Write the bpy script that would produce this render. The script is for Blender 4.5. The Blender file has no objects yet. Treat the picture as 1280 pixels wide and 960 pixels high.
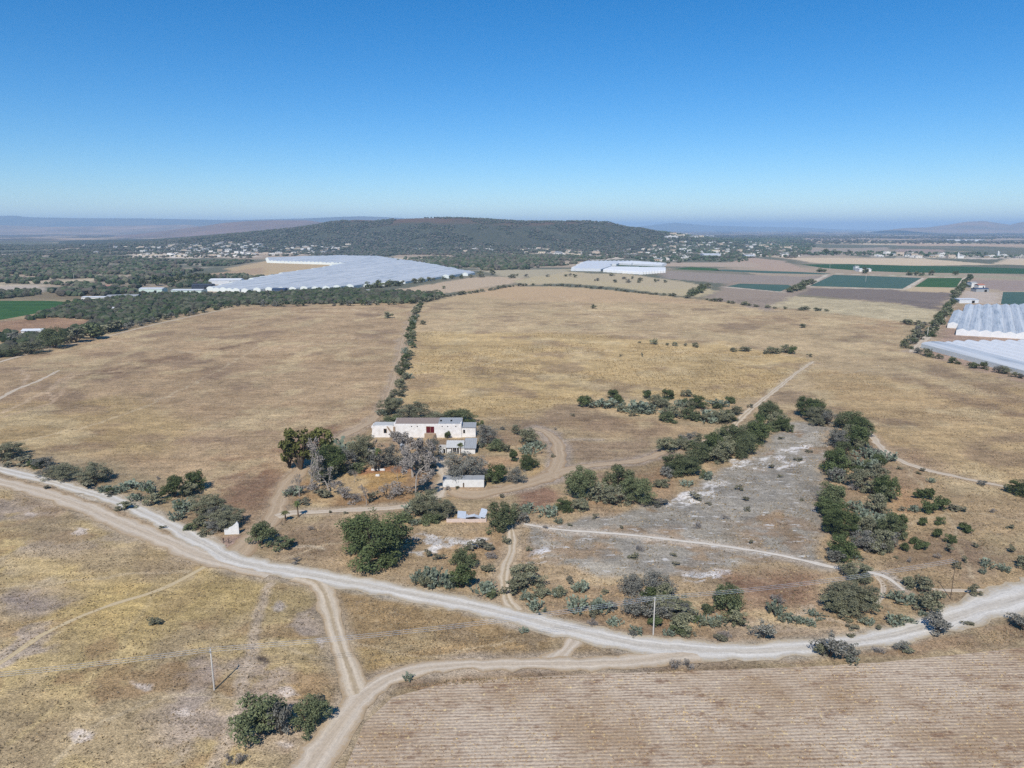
import bpy, bmesh, math, random
import numpy as np
from mathutils import Vector, Matrix
random.seed(11)
RNG = np.random.default_rng(5)
scene = bpy.context.scene
COL = scene.collection
# ---------------------------------------------------------------- survey frame
# the photograph is a drone view from about 100 m; positions on the plain were read off
# it as bearings (bx, by) and are turned here into metres on the ground
CAM_H, FOC = 100.0, 890.0
PITCH = math.atan((480 - 285.0) / FOC)
CP, SP = math.cos(PITCH), math.sin(PITCH)
def ang(y): return PITCH + math.atan((y - 480) / FOC)
def G(px, py):
    d = CAM_H / math.tan(ang(py))
    return ((px - 640) / FOC * (d * CP + CAM_H * SP), d)
def mpp(d): return (d * CP + CAM_H * SP) / FOC          # metres per unit of bearing at that distance
def top_h(d, y): return CAM_H - d * math.tan(ang(y))
def Gp(pts): return np.array([G(*p) for p in pts], dtype=np.float64)
def lin(r, g, b):
    f = lambda c: (c / 255 / 12.92) if c <= 10.3 else ((c / 255 + 0.055) / 1.055) ** 2.4
    return np.array([f(r), f(g), f(b)])
# ---------------------------------------------------------------- numpy noise
def _hash(ix, iy, s):
    h = (ix.astype(np.int64) * 374761393 + iy.astype(np.int64) * 668265263 + s * 974634737) & 0xFFFFFFFF
    h = ((h ^ (h >> 13)) * 1274126177) & 0xFFFFFFFF
    return ((h ^ (h >> 16)) & 0xFFFF) / 65535.0
def vnoise(x, y, s=0):
    ix, iy = np.floor(x), np.floor(y)
    fx, fy = x - ix, y - iy
    fx, fy = fx * fx * (3 - 2 * fx), fy * fy * (3 - 2 * fy)
    a, b = _hash(ix, iy, s), _hash(ix + 1, iy, s)
    c, d = _hash(ix, iy + 1, s), _hash(ix + 1, iy + 1, s)
    return (a * (1 - fx) + b * fx) * (1 - fy) + (c * (1 - fx) + d * fx) * fy
def fbm(x, y, s=0, o=4):
    t, a, n = 0.0, 0.5, 0.0
    for k in range(o):
        t = t + a * vnoise(x * 2 ** k + 17.3 * k, y * 2 ** k - 9.1 * k, s + k); n += a; a *= 0.5
    return t / n
def sstep(a, b, x):
    t = np.clip((x - a) / (b - a), 0, 1); return t * t * (3 - 2 * t)
def inside(P, x, y):
    r = np.zeros(x.shape, bool); n = len(P)
    for i in range(n):
        x0, y0 = P[i]; x1, y1 = P[(i + 1) % n]
        c = ((y0 > y) != (y1 > y))
        with np.errstate(divide='ignore', invalid='ignore'):
            r ^= c & (x < (x1 - x0) * (y - y0) / ((y1 - y0) if y1 != y0 else 1e-9) + x0)
    return r
def segdist(P, x, y, closed=True):
    d = np.full(x.shape, 1e18); n = len(P)
    for i in range(n if closed else n - 1):
        a, b = P[i], P[(i + 1) % n]; v = b - a; L = max(v @ v, 1e-9)
        t = np.clip(((x - a[0]) * v[0] + (y - a[1]) * v[1]) / L, 0, 1)
        d = np.minimum(d, (x - a[0] - t * v[0]) ** 2 + (y - a[1] - t * v[1]) ** 2)
    return np.sqrt(d)
def smooth_line(P, step=2.0):
    P = np.asarray(P, float); out = []
    Q = np.vstack([2 * P[0] - P[1], P, 2 * P[-1] - P[-2]])
    for i in range(1, len(Q) - 2):
        p0, p1, p2, p3 = Q[i - 1], Q[i], Q[i + 1], Q[i + 2]
        n = max(2, int(np.linalg.norm(p2[:2] - p1[:2]) / step))
        for k in range(n):
            t = k / n
            out.append(0.5 * ((2 * p1) + (-p0 + p2) * t + (2 * p0 - 5 * p1 + 4 * p2 - p3) * t * t + (-p0 + 3 * p1 - 3 * p2 + p3) * t ** 3))
    out.append(Q[-2]); return np.array(out)
# ---------------------------------------------------------------- objects
def tag(o, label=None, cat=None, group=None, kind=None):
    if label: o['label'] = label
    if cat: o['category'] = cat
    if group: o['group'] = group
    if kind: o['kind'] = kind
    return o
def link(o, parent=None):
    COL.objects.link(o)
    if parent: o.parent = parent
    return o
def thing(name, label, cat, loc=(0, 0, 0), rz=0.0, group=None, scale=(1, 1, 1)):
    o = bpy.data.objects.new(name, None); o.empty_display_size = 0.3
    o.location = loc; o.rotation_euler = (0, 0, rz); o.scale = scale
    return tag(link(o), label, cat, group)
def mesh_np(name, V, F, mats, midx=None, smooth=False):
    """V n x 3, F list of faces or m x k array"""
    me = bpy.data.meshes.new(name)
    V = np.asarray(V, np.float32)
    if isinstance(F, np.ndarray):
        k = F.shape[1]; m = len(F)
        me.vertices.add(len(V)); me.vertices.foreach_set('co', V.ravel())
        me.loops.add(m * k); me.loops.foreach_set('vertex_index', F.astype(np.int32).ravel())
        me.polygons.add(m); me.polygons.foreach_set('loop_start', np.arange(0, m * k, k, dtype=np.int32))
        me.update(calc_edges=True)
    else:
        me.from_pydata([tuple(map(float, v)) for v in V], [], [tuple(map(int, f)) for f in F]); me.update()
    for mt in (mats if isinstance(mats, (list, tuple)) else [mats]): me.materials.append(mt)
    if midx is not None: me.polygons.foreach_set('material_index', np.asarray(midx, np.int32))
    me.polygons.foreach_set('use_smooth', np.full(len(me.polygons), smooth))
    return me
def obj(name, me, parent=None): return link(bpy.data.objects.new(name, me), parent)
class MB:
    def __init__(s): s.V, s.F, s.M = [], [], []
    def poly(s, pts, m=0):
        n = len(s.V); s.V += [tuple(p) for p in pts]; s.F.append(tuple(range(n, n + len(pts)))); s.M.append(m)
    def box(s, x0, x1, y0, y1, z0, z1, m=0):
        n = len(s.V)
        s.V += [(x0, y0, z0), (x1, y0, z0), (x1, y1, z0), (x0, y1, z0), (x0, y0, z1), (x1, y0, z1), (x1, y1, z1), (x0, y1, z1)]
        for f in ((0, 3, 2, 1), (4, 5, 6, 7), (0, 1, 5, 4), (1, 2, 6, 5), (2, 3, 7, 6), (3, 0, 4, 7)):
            s.F.append(tuple(n + i for i in f)); s.M.append(m)
    def prism(s, outline, y0, y1, m=0):
        """outline in x,z extruded along y"""
        k = len(outline); n = len(s.V)
        s.V += [(x, y0, z) for x, z in outline] + [(x, y1, z) for x, z in outline]
        s.F.append(tuple(range(n, n + k))); s.M.append(m)
        s.F.append(tuple(range(n + 2 * k - 1, n + k - 1, -1))); s.M.append(m)
        for i in range(k):
            j = (i + 1) % k; s.F.append((n + j, n + i, n + k + i, n + k + j)); s.M.append(m)
    def tube(s, pts, rads, k=6, m=0, cap=True):
        pts = [Vector(p) for p in pts]; n0 = len(s.V)
        for i, p in enumerate(pts):
            d = (pts[min(i + 1, len(pts) - 1)] - pts[max(i - 1, 0)]).normalized()
            u = d.orthogonal().normalized() if abs(d.z) < 0.95 else Vector((1, 0, 0)); u = (u - d * u.dot(d)).normalized(); w = d.cross(u)
            for j in range(k):
                a = 2 * math.pi * j / k; q = p + (u * math.cos(a) + w * math.sin(a)) * rads[i]; s.V.append(tuple(q))
        for i in range(len(pts) - 1):
            for j in range(k):
                a = n0 + i * k; b = a + k; j2 = (j + 1) % k
                s.F.append((a + j, a + j2, b + j2, b + j)); s.M.append(m)
        if cap:
            s.F.append(tuple(n0 + (len(pts) - 1) * k + j for j in range(k))); s.M.append(m)
    def mesh(s, name, mats, smooth=False):
        return mesh_np(name, s.V, s.F, mats, s.M, smooth)
    def build(s, name, mats, parent=None, smooth=False): return obj(name, s.mesh(name, mats, smooth), parent)
# ---------------------------------------------------------------- materials
class NT:
    def __init__(s, name):
        s.m = bpy.data.materials.new(name); s.m.use_nodes = True; s.t = s.m.node_tree
        s.b = s.t.nodes['Principled BSDF']; s.b.inputs['Roughness'].default_value = 0.9
        s.b.inputs['Specular IOR Level'].default_value = 0.15
    def n(s, typ, **kw):
        nd = s.t.nodes.new(typ)
        for k, v in kw.items():
            if k in nd.bl_rna.properties: setattr(nd, k, v)
            else: nd.inputs[k.replace('_', ' ')].default_value = v
        return nd
    def l(s, a, b): s.t.links.new(a, b)
    def math(s, op, a, b=None, c=None):
        nd = s.n('ShaderNodeMath', operation=op)
        for i, v in enumerate((a, b, c)):
            if v is None: continue
            if isinstance(v, (int, float)): nd.inputs[i].default_value = v
            else: s.l(v, nd.inputs[i])
        return nd.outputs[0]
    def mix(s, fac, a, b, blend='MIX'):
        nd = s.n('ShaderNodeMix', data_type='RGBA', blend_type=blend)
        for i, v in ((0, fac), (6, a), (7, b)):
            if isinstance(v, (int, float)): nd.inputs[i].default_value = v
            elif isinstance(v, (tuple, list, np.ndarray)): nd.inputs[i].default_value = (*[float(q) for q in v[:3]], 1)
            else: s.l(v, nd.inputs[i])
        return nd.outputs[2]
    def noise(s, vec, scale, detail=3, rough=0.55, dist=0.0):
        nd = s.n('ShaderNodeTexNoise'); nd.inputs['Scale'].default_value = scale; nd.inputs['Detail'].default_value = detail
        nd.inputs['Roughness'].default_value = rough; nd.inputs['Distortion'].default_value = dist
        if vec is not None: s.l(vec, nd.inputs['Vector'])
        return nd.outputs['Fac']
    def ramp(s, v, lo, hi, a=0.0, b=1.0):
        nd = s.n('ShaderNodeMapRange'); nd.clamp = True
        s.l(v, nd.inputs[0])
        for i, q in enumerate((lo, hi, a, b)): nd.inputs[i + 1].default_value = q
        return nd.outputs[0]
    def pos(s): return s.n('ShaderNodeNewGeometry').outputs['Position']
    def objco(s): return s.n('ShaderNodeTexCoord').outputs['Object']
    def attr(s, name): return s.n('ShaderNodeAttribute', attribute_name=name)
    def scaled(s, vec, v, rot=0.0):
        nd = s.n('ShaderNodeMapping'); s.l(vec, nd.inputs[0]); nd.inputs['Scale'].default_value = v; nd.inputs['Rotation'].default_value = (0, 0, rot)
        return nd.outputs[0]
    def bump(s, h, strength=0.5, dist=0.3):
        nd = s.n('ShaderNodeBump'); nd.inputs['Strength'].default_value = strength; nd.inputs['Distance'].default_value = dist
        s.l(h, nd.inputs['Height']); s.l(nd.outputs[0], s.b.inputs['Normal'])
    def col(s, c):
        if isinstance(c, (tuple, list, np.ndarray)): s.b.inputs['Base Color'].default_value = (*[float(q) for q in c[:3]], 1)
        else: s.l(c, s.b.inputs['Base Color'])
        return s.m
def worn(name, c, amt=0.25, scale=1.2, rough=0.85, dark=None, objspace=False):
    """plain surface with grime: c sRGB"""
    k = NT(name); c = lin(*c); k.b.inputs['Roughness'].default_value = rough
    v = k.objco() if objspace else k.pos()
    n1 = k.noise(v, scale, 5, 0.65); n2 = k.noise(v, scale * 0.17, 3)
    f = k.ramp(n1, 0.35, 0.7); g = k.ramp(n2, 0.3, 0.7)
    d = lin(*dark) if dark else c * (1 - amt)
    a = k.mix(k.math('MULTIPLY', f, amt * 2 if dark else 1.0), c, d)
    return k.col(k.mix(k.math('MULTIPLY', g, 0.35), a, c * 0.8))
SUN_E, SKY_S, SKY_SAT, EXPO = 4.3, 0.108, 1.3, 0.18
SKY = (800.0, 1.0, 0.0, 7.0)
HAZE_C, HAZE_D = (0.52, 0.75, 1.0), 6e-5
COLGAIN, COLSAT, WOODGAIN, LEAFGAIN = 1.13, 0.86, 1.12, 1.06
DENOISE = False
# ================================================================ camera, light, sky, air
cam_d = bpy.data.cameras.new('camera'); cam = bpy.data.objects.new('camera', cam_d); COL.objects.link(cam)
cam.location = (0, 0, CAM_H); cam.rotation_euler = (math.pi / 2 - PITCH, 0, 0)
cam_d.sensor_width = 36.0; cam_d.lens = 36.0 * FOC / 1280; cam_d.clip_start = 1.0; cam_d.clip_end = 120000
scene.camera = cam
SUN_EL, SUN_AZ = math.radians(48), math.radians(14)      # shadows fall away from the camera and a little to the right
sd = bpy.data.lights.new('sun', 'SUN'); sd.energy = SUN_E; sd.angle = math.radians(0.5); sd.color = (1.0, 0.955, 0.89)
so = bpy.data.objects.new('sun', sd); COL.objects.link(so)
so.rotation_euler = Vector((math.sin(SUN_AZ) * math.cos(SUN_EL), math.cos(SUN_AZ) * math.cos(SUN_EL), -math.sin(SUN_EL))).to_track_quat('-Z', 'Y').to_euler()
w = bpy.data.worlds.new('World'); scene.world = w; w.use_nodes = True
nt = w.node_tree; bg = nt.nodes['Background']; sky = nt.nodes.new('ShaderNodeTexSky')
sky.sky_type = 'NISHITA'; sky.sun_disc = False; sky.sun_elevation = SUN_EL; sky.sun_rotation = math.pi + SUN_AZ
sky.altitude, sky.air_density, sky.dust_density, sky.ozone_density = SKY
bg.inputs['Strength'].default_value = SKY_S
hs = nt.nodes.new('ShaderNodeHueSaturation'); hs.inputs['Saturation'].default_value = SKY_SAT; hs.inputs['Value'].default_value = 1.0
nt.links.new(sky.outputs[0], hs.inputs['Color']); nt.links.new(hs.outputs[0], bg.inputs['Color'])
vs = scene.view_settings; scene.display_settings.display_device = 'sRGB'
vs.view_transform = 'Standard'; vs.look = 'None'; vs.exposure = EXPO; vs.gamma = 1.0; vs.use_curve_mapping = False
scene.render.engine = 'CYCLES'; scene.cycles.max_bounces = 5; scene.cycles.diffuse_bounces = 3; scene.cycles.volume_bounces = 1
scene.cycles.transparent_max_bounces = 6; scene.cycles.use_denoising = DENOISE
scene.cycles.sample_clamp_indirect = 6.0

# air: one even box over the whole plain
hz = MB(); hz.box(-60000, 60000, -4000, 62000, -1.0, 500.0)
k = NT('haze'); k.t.nodes.remove(k.b)
pv = k.n('ShaderNodeVolumePrincipled'); pv.inputs['Color'].default_value = (*HAZE_C, 1); pv.inputs['Density'].default_value = HAZE_D; pv.inputs['Anisotropy'].default_value = 0.0
k.l(pv.outputs[0], k.t.nodes['Material Output'].inputs['Volume'])
hzo = tag(hz.build('haze', k.m), kind='stuff')

# ================================================================ ground
ROADS = {}     # name -> (list of (bx,by), width list m)
MAIN = [(-60, 574, 6), (0, 587, 6), (50, 599, 6), (100, 612.5, 6), (150, 628, 6), (200, 651, 6.2), (250, 677.5, 6.6), (290, 699, 8.6), (330, 709, 8.6), (380, 718, 8.4), (420, 725, 8.0), (500, 740, 7.4), (560, 752, 7.2), (640, 769, 7.4), (700, 785, 7.8), (760, 798, 8.0), (800, 806, 8.4), (850, 811, 8.6), (900, 814, 8.2), (950, 814, 7.4), (1000, 811, 7.0), (1050, 805, 7.0), (1100, 797, 7.4), (1150, 785, 8.2), (1200, 769, 10), (1240, 757, 12.5), (1280, 746, 14), (1350, 725, 14)]
SECOND = [(-60, 588, 7.6), (0, 602, 7.6), (50, 615, 7.8), (100, 632, 8), (150, 653, 8), (200, 673, 8), (250, 694, 8), (300, 709, 7.5), (340, 717, 7)]
BOTTOM = [(370, 985, 8.5), (400, 940, 8.5), (425, 905, 8.3), (452, 873, 7.5), (482, 851, 6), (520, 838, 5), (580, 831.5, 4.6), (640, 830.5, 4.8), (700, 830, 5.2), (760, 829, 5.6), (800, 826, 6.5), (835, 821, 7.5), (870, 816, 8)]
JUNC = [(372, 720, 7.5), (392, 726, 6.0), (404, 739, 5.4), (412, 760, 5.2), (420, 790, 5.2), (432, 825, 5.2), (440, 848, 5.4), (446, 868, 6)]
CONN = [(724, 786, 9), (719, 796, 5.2), (714, 804, 4.0), (708, 812, 4.4), (698, 822, 7), (690, 828, 9)]
FARM = [(645, 764, 5), (634, 748, 3.8), (630, 726, 3.6), (633, 706, 3.6), (640, 686, 3.6), (640, 668, 3.4), (637, 655, 3)]
ENTRY = [(292, 696, 9), (312, 676, 8.5), (330, 660, 7.5), (343, 643, 7), (350, 622, 7), (362, 603, 7.5), (382, 582, 7), (402, 562, 6), (430, 544, 5.5), (466, 524, 5.2), (486, 494, 4), (498, 452, 3.4), (505, 420, 3.2), (514, 396, 3.2), (521, 382, 3)]
YARD = [(346, 646, 7), (366, 641, 4.6), (395, 640, 4.2), (450, 637, 4.2), (505, 633, 4.6), (540, 624, 6), (556, 606, 7), (556, 588, 7), (549, 572, 6)]
COURT = [(552, 606, 7), (585, 618, 9), (630, 612, 8), (668, 602, 9), (700, 590, 9), (738, 582, 4.6), (790, 577, 5), (818, 570, 5), (838, 562, 4)]
LOOP = [(690, 598, 8), (699, 572, 7), (696, 553, 6), (684, 541, 5), (668, 535, 4)]
LOOPB = [(700, 552, 4), (722, 548, 3), (752, 549, 2.4)]
EASTP = [(838, 562, 3), (880, 552, 3), (908, 541, 3.4), (930, 519, 4.4), (952, 501, 4), (976, 482, 3.4), (996, 466, 3), (1016, 452, 2.6)]
CHALK = [(655, 655, 1.44), (690, 661, 1.44), (720, 664, 1.73), (780, 668, 1.87), (850, 676, 1.87), (920, 685, 1.73), (980, 695, 1.87), (1040, 709, 2.16), (1090, 716, 2.16), (1112, 724, 1.58), (1130, 738, 1.01)]
RIGHTP = [(1078, 528, 4), (1086, 540, 4.4), (1096, 553, 4.6), (1114, 570, 4.2), (1150, 585, 3.8), (1200, 597, 3.4), (1260, 609, 3), (1330, 620, 3)]
VERGE = [(1116, 728, 2), (1150, 735, 2), (1200, 738, 2), (1290, 738, 2.4)]
LOOPC = [(1092, 716, 2), (1102, 728, 1.8), (1104, 742, 1.6), (1096, 756, 1.4)]
DIAG = [(-30, 846, 1.6), (0, 829, 1.6), (60, 790, 1.6), (130, 759, 1.6), (200, 737, 1.6), (258, 708, 1.8)]
DIAGB = [(20, 925, 0.9), (80, 880, 0.9), (140, 828, 0.9), (172, 775, 0.8), (192, 742, 0.8)]
TRACKV = [(270, 965, 1.8), (285, 920, 1.8), (300, 872, 1.8), (312, 830, 1.6), (322, 790, 1.4), (336, 730, 1.2)]
PATHL = [(-20, 508, 4), (0, 498, 4), (22, 486, 3.4), (48, 476, 3), (74, 463, 2.6)]
PATHL2 = [(6, 516, 2), (40, 498, 2), (70, 482, 2), (100, 468, 1.8), (150, 464, 1.2)]
EDGEL = [(-10, 455, 4), (60, 436, 3.5), (120, 424, 3.5), (200, 404, 3.5), (290, 385, 3.5)]
EDGER = [(521, 382, 5), (535, 375, 4), (570, 369, 4), (610, 364, 4)]
CANAL = [(1140, 440, 8), (1160, 420, 8), (1178, 398, 8), (1192, 374, 8), (1206, 354, 8), (1212, 346, 8)]
MOUND = [(345, 690, 1), (372, 681, 1), (405, 688, 1)]

# ---- the sheet: rows of points at growing distance, wider than the view
ys = np.concatenate([np.arange(1110, 420, -1.15), np.arange(420, 340, -0.7), np.arange(340, 300, -0.45), np.arange(300, 290, -0.25)])
ds = np.array([CAM_H / math.tan(ang(y)) for y in ys]); ds = ds[ds < 9000]
ds = np.concatenate([[-60, 0, 40, 70], ds, np.geomspace(ds[-1] * 1.05, 58000, 40)])
NC = 760
tt = np.linspace(-1, 1, NC)
hw = np.where(ds < 5000, np.abs(ds) * 0.88 + 90, np.abs(ds) * 0.92 + 90)
GX = (tt[None, :] * hw[:, None]); GY = np.repeat(ds[:, None], NC, 1)
GX = GX.ravel(); GY = GY.ravel()
DD = np.abs(GY)
# domain warp for ragged natural borders
wa = np.clip(DD / 200, 0.8, 10)
WX = GX + (fbm(GX / 9, GY / 9, 3, 3) - 0.5) * 7 * np.clip(wa, 1, 4) + (fbm(GX / 1.7, GY / 1.7, 8, 2) - 0.5) * 2.0
WY = GY + (fbm(GX / 9, GY / 9, 31, 3) - 0.5) * 7 * np.clip(wa, 1, 4) + (fbm(GX / 1.7, GY / 1.7, 38, 2) - 0.5) * 2.0
C = np.zeros((len(GX), 3)); DET = np.ones(len(GX)); CHK = np.zeros(len(GX)); GRS = np.ones(len(GX))
C[:] = lin(158, 135, 97)
def paint(px, rgb, soft=3.0, amt=1.0, warp=True, det=None, chk=None, noise=None, grs=None):
    P = Gp(px); X, Y = (WX, WY) if warp else (GX, GY)
    pad = soft * 2 + 12
    s = (X > P[:, 0].min() - pad) & (X < P[:, 0].max() + pad) & (Y > P[:, 1].min() - pad) & (Y < P[:, 1].max() + pad)
    if not s.any(): return
    x, y = X[s], Y[s]
    d = segdist(P, x, y); d = np.where(inside(P, x, y), d, -d)
    f = sstep(-soft, soft, d) * amt
    if noise:
        sc, lo, hi, sd_ = noise
        f = f * sstep(lo, hi, fbm(x / sc, y / sc, sd_, 4))
    if rgb is not None: C[s] = C[s] * (1 - f[:, None]) + lin(*rgb) * f[:, None]
    if det is not None: DET[s] = DET[s] * (1 - f) + det * f
    if chk is not None: CHK[s] = np.maximum(CHK[s] * (1 - f * 0), f * chk)
    if grs is not None: GRS[s] = GRS[s] * (1 - f) + grs * f
def stroke(line, rgb, width, soft=1.5, amt=1.0):
    P = Gp([(a, b) for a, b, *_ in line]); P = smooth_line(P, 6)
    pad = width + soft * 2 + 6
    X, Y = WX * 0.5 + GX * 0.5, WY * 0.5 + GY * 0.5
    s = (X > P[:, 0].min() - pad) & (X < P[:, 0].max() + pad) & (Y > P[:, 1].min() - pad) & (Y < P[:, 1].max() + pad)
    d = segdist(P, X[s], Y[s], False); f = (1 - sstep(width / 2 - soft, width / 2 + soft, d)) * amt
    C[s] = C[s] * (1 - f[:, None]) + lin(*rgb) * f[:, None]
    GRS[s] = GRS[s] * (1 - f)
# far country first: scrub, bare fields, far lowland in bands
far = sstep(900, 1150, GY)
pn = fbm(GX / 420, GY / 900, 50, 4); pm = fbm(GX / 1500, GY / 2600, 60, 3)
cell = _hash(np.floor(GX / 340 + 0.9 * vnoise(GX / 2500, GY / 2500, 4)), np.floor(GY / 620), 77)
scrub, bare, pale = lin(98, 98, 78), lin(158, 138, 112), lin(186, 166, 132)
fc = scrub[None] * np.ones((len(GX), 1))
f1 = sstep(0.50, 0.62, 0.6 * pn + 0.4 * cell)[:, None]; fc = fc * (1 - f1) + bare * f1
f2 = (sstep(0.80, 0.9, cell) * sstep(0.45, 0.55, pn))[:, None]; fc = fc * (1 - f2) + pale * f2
f3 = (sstep(4800, 6500, GY) * 0.8)[:, None]                       # beyond 5 km mostly mesquite scrub
fd = lin(84, 76, 72)[None] * (1 - sstep(0.60, 0.72, 0.5 * pn + 0.5 * cell)[:, None]) + lin(160, 136, 112)[None] * sstep(0.60, 0.72, 0.5 * pn + 0.5 * cell)[:, None]
fc = fc * (1 - f3) + fd * f3
C = C * (1 - far[:, None]) + fc * far[:, None]
GRS *= (1 - far)
# the wide dry pastures
LEFTF = [(-200, 620), (-200, 500), (0, 453), (150, 416), (300, 383), (500, 379), (520, 381), (505, 430), (487, 500), (460, 530), (420, 548), (350, 600), (320, 660), (230, 600), (120, 572), (0, 545)]
MIDF = [(522, 384), (560, 371), (640, 358), (700, 358), (770, 363), (860, 373), (1000, 388), (1138, 402), (1135, 440), (1280, 480), (1500, 530), (1500, 660), (1280, 618), (1100, 560), (1060, 510), (920, 520), (700, 520), (600, 528), (500, 505)]
paint(LEFTF, (168, 139, 99), 4); paint(MIDF, (178, 151, 107), 4)
paint([(520, 415), (700, 416), (900, 428), (1015, 450), (960, 492), (900, 505), (760, 492), (650, 520), (560, 520), (508, 500)], (184, 154, 98), 10)
paint([(560, 362), (640, 358), (760, 363), (900, 380), (760, 378), (640, 376)], (181, 149, 107), 14, 0.8)
paint([(1000, 460), (1280, 485), (1500, 560), (1500, 640), (1280, 612), (1100, 560), (1040, 510)], (172, 142, 92), 8, 0.8)
paint([(-200, 560), (-200, 510), (0, 505), (160, 495), (250, 530), (200, 570), (90, 565)], (168, 140, 86), 14, 0.7)
# streaks and stains of the left pasture
for P, c, a in (([(110, 468), (150, 456), (205, 447), (240, 440), (330, 425), (330, 428), (240, 446), (210, 452), (160, 468)], (112, 84, 60), 0.75),
                ([(250, 462), (300, 452), (330, 455), (290, 468)], (120, 92, 68), 0.35),
                ([(350, 560), (400, 535), (455, 520), (470, 530), (430, 545), (390, 570), (360, 575)], (122, 84, 62), 0.7),
                ([(270, 575), (330, 570), (360, 600), (330, 635), (285, 640), (262, 600)], (132, 90, 58), 0.75),
                ([(1080, 400), (1130, 404), (1120, 420), (1060, 412)], (150, 116, 80), 0.5),
                ([(920, 395), (1010, 392), (1010, 402), (940, 408)], (142, 112, 80), 0.5),
                ([(880, 405), (960, 402), (930, 420), (860, 416)], (150, 122, 86), 0.45),
                ([(575, 462), (615, 458), (700, 468), (690, 476), (600, 474)], (120, 98, 72), 0.55),
                ([(700, 440), (760, 436), (770, 446), (710, 450)], (140, 112, 74), 0.5),
                ([(620, 452), (700, 450), (680, 458), (600, 458)], (138, 110, 78), 0.4),
                ([(1090, 520), (1230, 495), (1280, 500), (1280, 520), (1150, 535)], (140, 112, 76), 0.45),
                ([(1100, 565), (1150, 570), (1160, 580), (1120, 578)], (160, 104, 66), 0.6)):
    paint(P, c, 6, a, noise=(14, 0.28, 0.5, 9))
# bottom left pasture: yellow, rust and grey patches
BL = [(-300, 1150), (-300, 600), (0, 612), (150, 668), (260, 704), (350, 722), (400, 740), (440, 850), (370, 980), (300, 1150)]
paint(BL, (168, 144, 102), 3, grs=0.5)
paint(BL, (186, 159, 100), 8, 0.85, noise=(26, 0.42, 0.62, 21))
paint(BL, (158, 124, 82), 8, 0.65, noise=(11, 0.52, 0.66, 22))
paint(BL, (168, 150, 132), 8, 0.8, noise=(17, 0.55, 0.66, 23))
paint([(0, 690), (200, 690), (330, 740), (330, 800), (140, 800), (0, 760)], (182, 153, 86), 8, 0.75, noise=(20, 0.3, 0.6, 25))
paint([(0, 745), (70, 740), (100, 752), (40, 770), (0, 768)], (146, 132, 122), 4, 0.85)
paint([(30, 640), (180, 690), (230, 720), (100, 720), (0, 660)], (150, 128, 96), 6, 0.7)
paint([(210, 815), (330, 800), (400, 830), (390, 930), (300, 960), (220, 950), (180, 880)], (166, 146, 126), 6, 0.8, noise=(9, 0.40, 0.62, 27))
for (x, y, r) in ((110, 916, 11), (175, 860, 11), (228, 892, 11), (357, 757, 8), (400, 800, 8), (360, 865, 12), (352, 930, 10), (545, 788, 8), (35, 643, 8), (102, 663, 10)):
    paint([(x + r * 1.1 * math.cos(q * 0.785) * random.uniform(.8, 1.2), y + r * 0.5 * math.sin(q * 0.785)) for q in range(8)], (196, 178, 158), 0.7, 0.95)
paint([(325, 820), (333, 815), (340, 822), (333, 830)], (86, 74, 66), 0.6, 0.9)
# triangle between the roads
paint([(420, 740), (560, 757), (700, 790), (690, 822), (560, 828), (480, 845), (450, 850), (425, 780)], (158, 128, 82), 2)
paint([(560, 775), (700, 795), (690, 820), (560, 800)], (128, 110, 84), 4, 0.7, noise=(7, 0.4, 0.6, 30))
paint([(430, 810), (520, 815), (560, 826), (480, 840), (446, 848)], (180, 150, 92), 2, 0.8)
paint([(730, 805), (790, 815), (740, 826), (705, 826)], (150, 122, 80), 1.5)
# the farm and its scrubland
paint([(330, 700), (330, 650), (420, 640), (560, 632), (640, 640), (700, 640), (830, 620), (960, 560), (1060, 520), (1110, 560), (1280, 618), (1400, 640), (1400, 720), (1280, 735), (1180, 760), (1050, 795), (900, 805), (760, 788), (640, 758), (480, 728)], (168, 141, 102), 6, 0.9)
paint([(1110, 570), (1280, 615), (1400, 640), (1400, 720), (1230, 740), (1130, 720), (1110, 640)], (171, 142, 98), 5, 0.9)
paint([(1180, 660), (1280, 640), (1280, 720), (1200, 720)], (150, 126, 98), 6, 0.7, noise=(8, 0.42, 0.6, 33))
paint([(1110, 600), (1150, 610), (1150, 640), (1120, 640)], (166, 124, 82), 5, 0.7)
paint([(360, 628), (372, 600), (440, 588), (520, 588), (540, 600), (520, 628), (440, 636)], (152, 116, 72), 4, 0.9)
paint([(430, 592), (500, 590), (510, 606), (450, 610)], (178, 138, 70), 3, 0.7)
paint([(440, 584), (540, 582), (540, 590), (450, 592)], (158, 98, 62), 2, 0.7)
paint([(555, 612), (625, 610), (620, 622), (570, 626)], (184, 146, 84), 2, 0.8)
paint([(640, 612), (680, 607), (706, 616), (690, 632), (650, 634)], (134, 98, 74), 3, 0.9)
paint([(660, 640), (720, 634), (830, 624), (840, 600), (900, 590), (880, 575), (820, 590), (740, 600), (700, 640)], (162, 128, 90), 4, 0.8)
paint([(650, 565), (670, 580), (690, 596), (660, 600)], (178, 144, 90), 3, 0.8)
paint([(700, 560), (720, 550), (800, 552), (800, 572), (720, 576)], (140, 114, 86), 4, 0.75)
paint([(670, 530), (740, 520), (900, 535), (880, 550), (760, 545)], (164, 134, 92), 6, 0.7)
paint([(540, 690), (590, 665), (640, 668), (630, 700), (560, 705)], (168, 134, 88), 3, 0.7)
paint([(350, 660), (420, 650), (420, 700), (360, 700)], (146, 122, 92), 4, 0.8)
paint([(560, 570), (640, 570), (640, 580), (600, 600)], (168, 128, 86), 3, 0.6)
paint([(600, 540), (680, 530), (680, 570), (640, 575)], (158, 126, 90), 5, 0.5)
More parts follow.
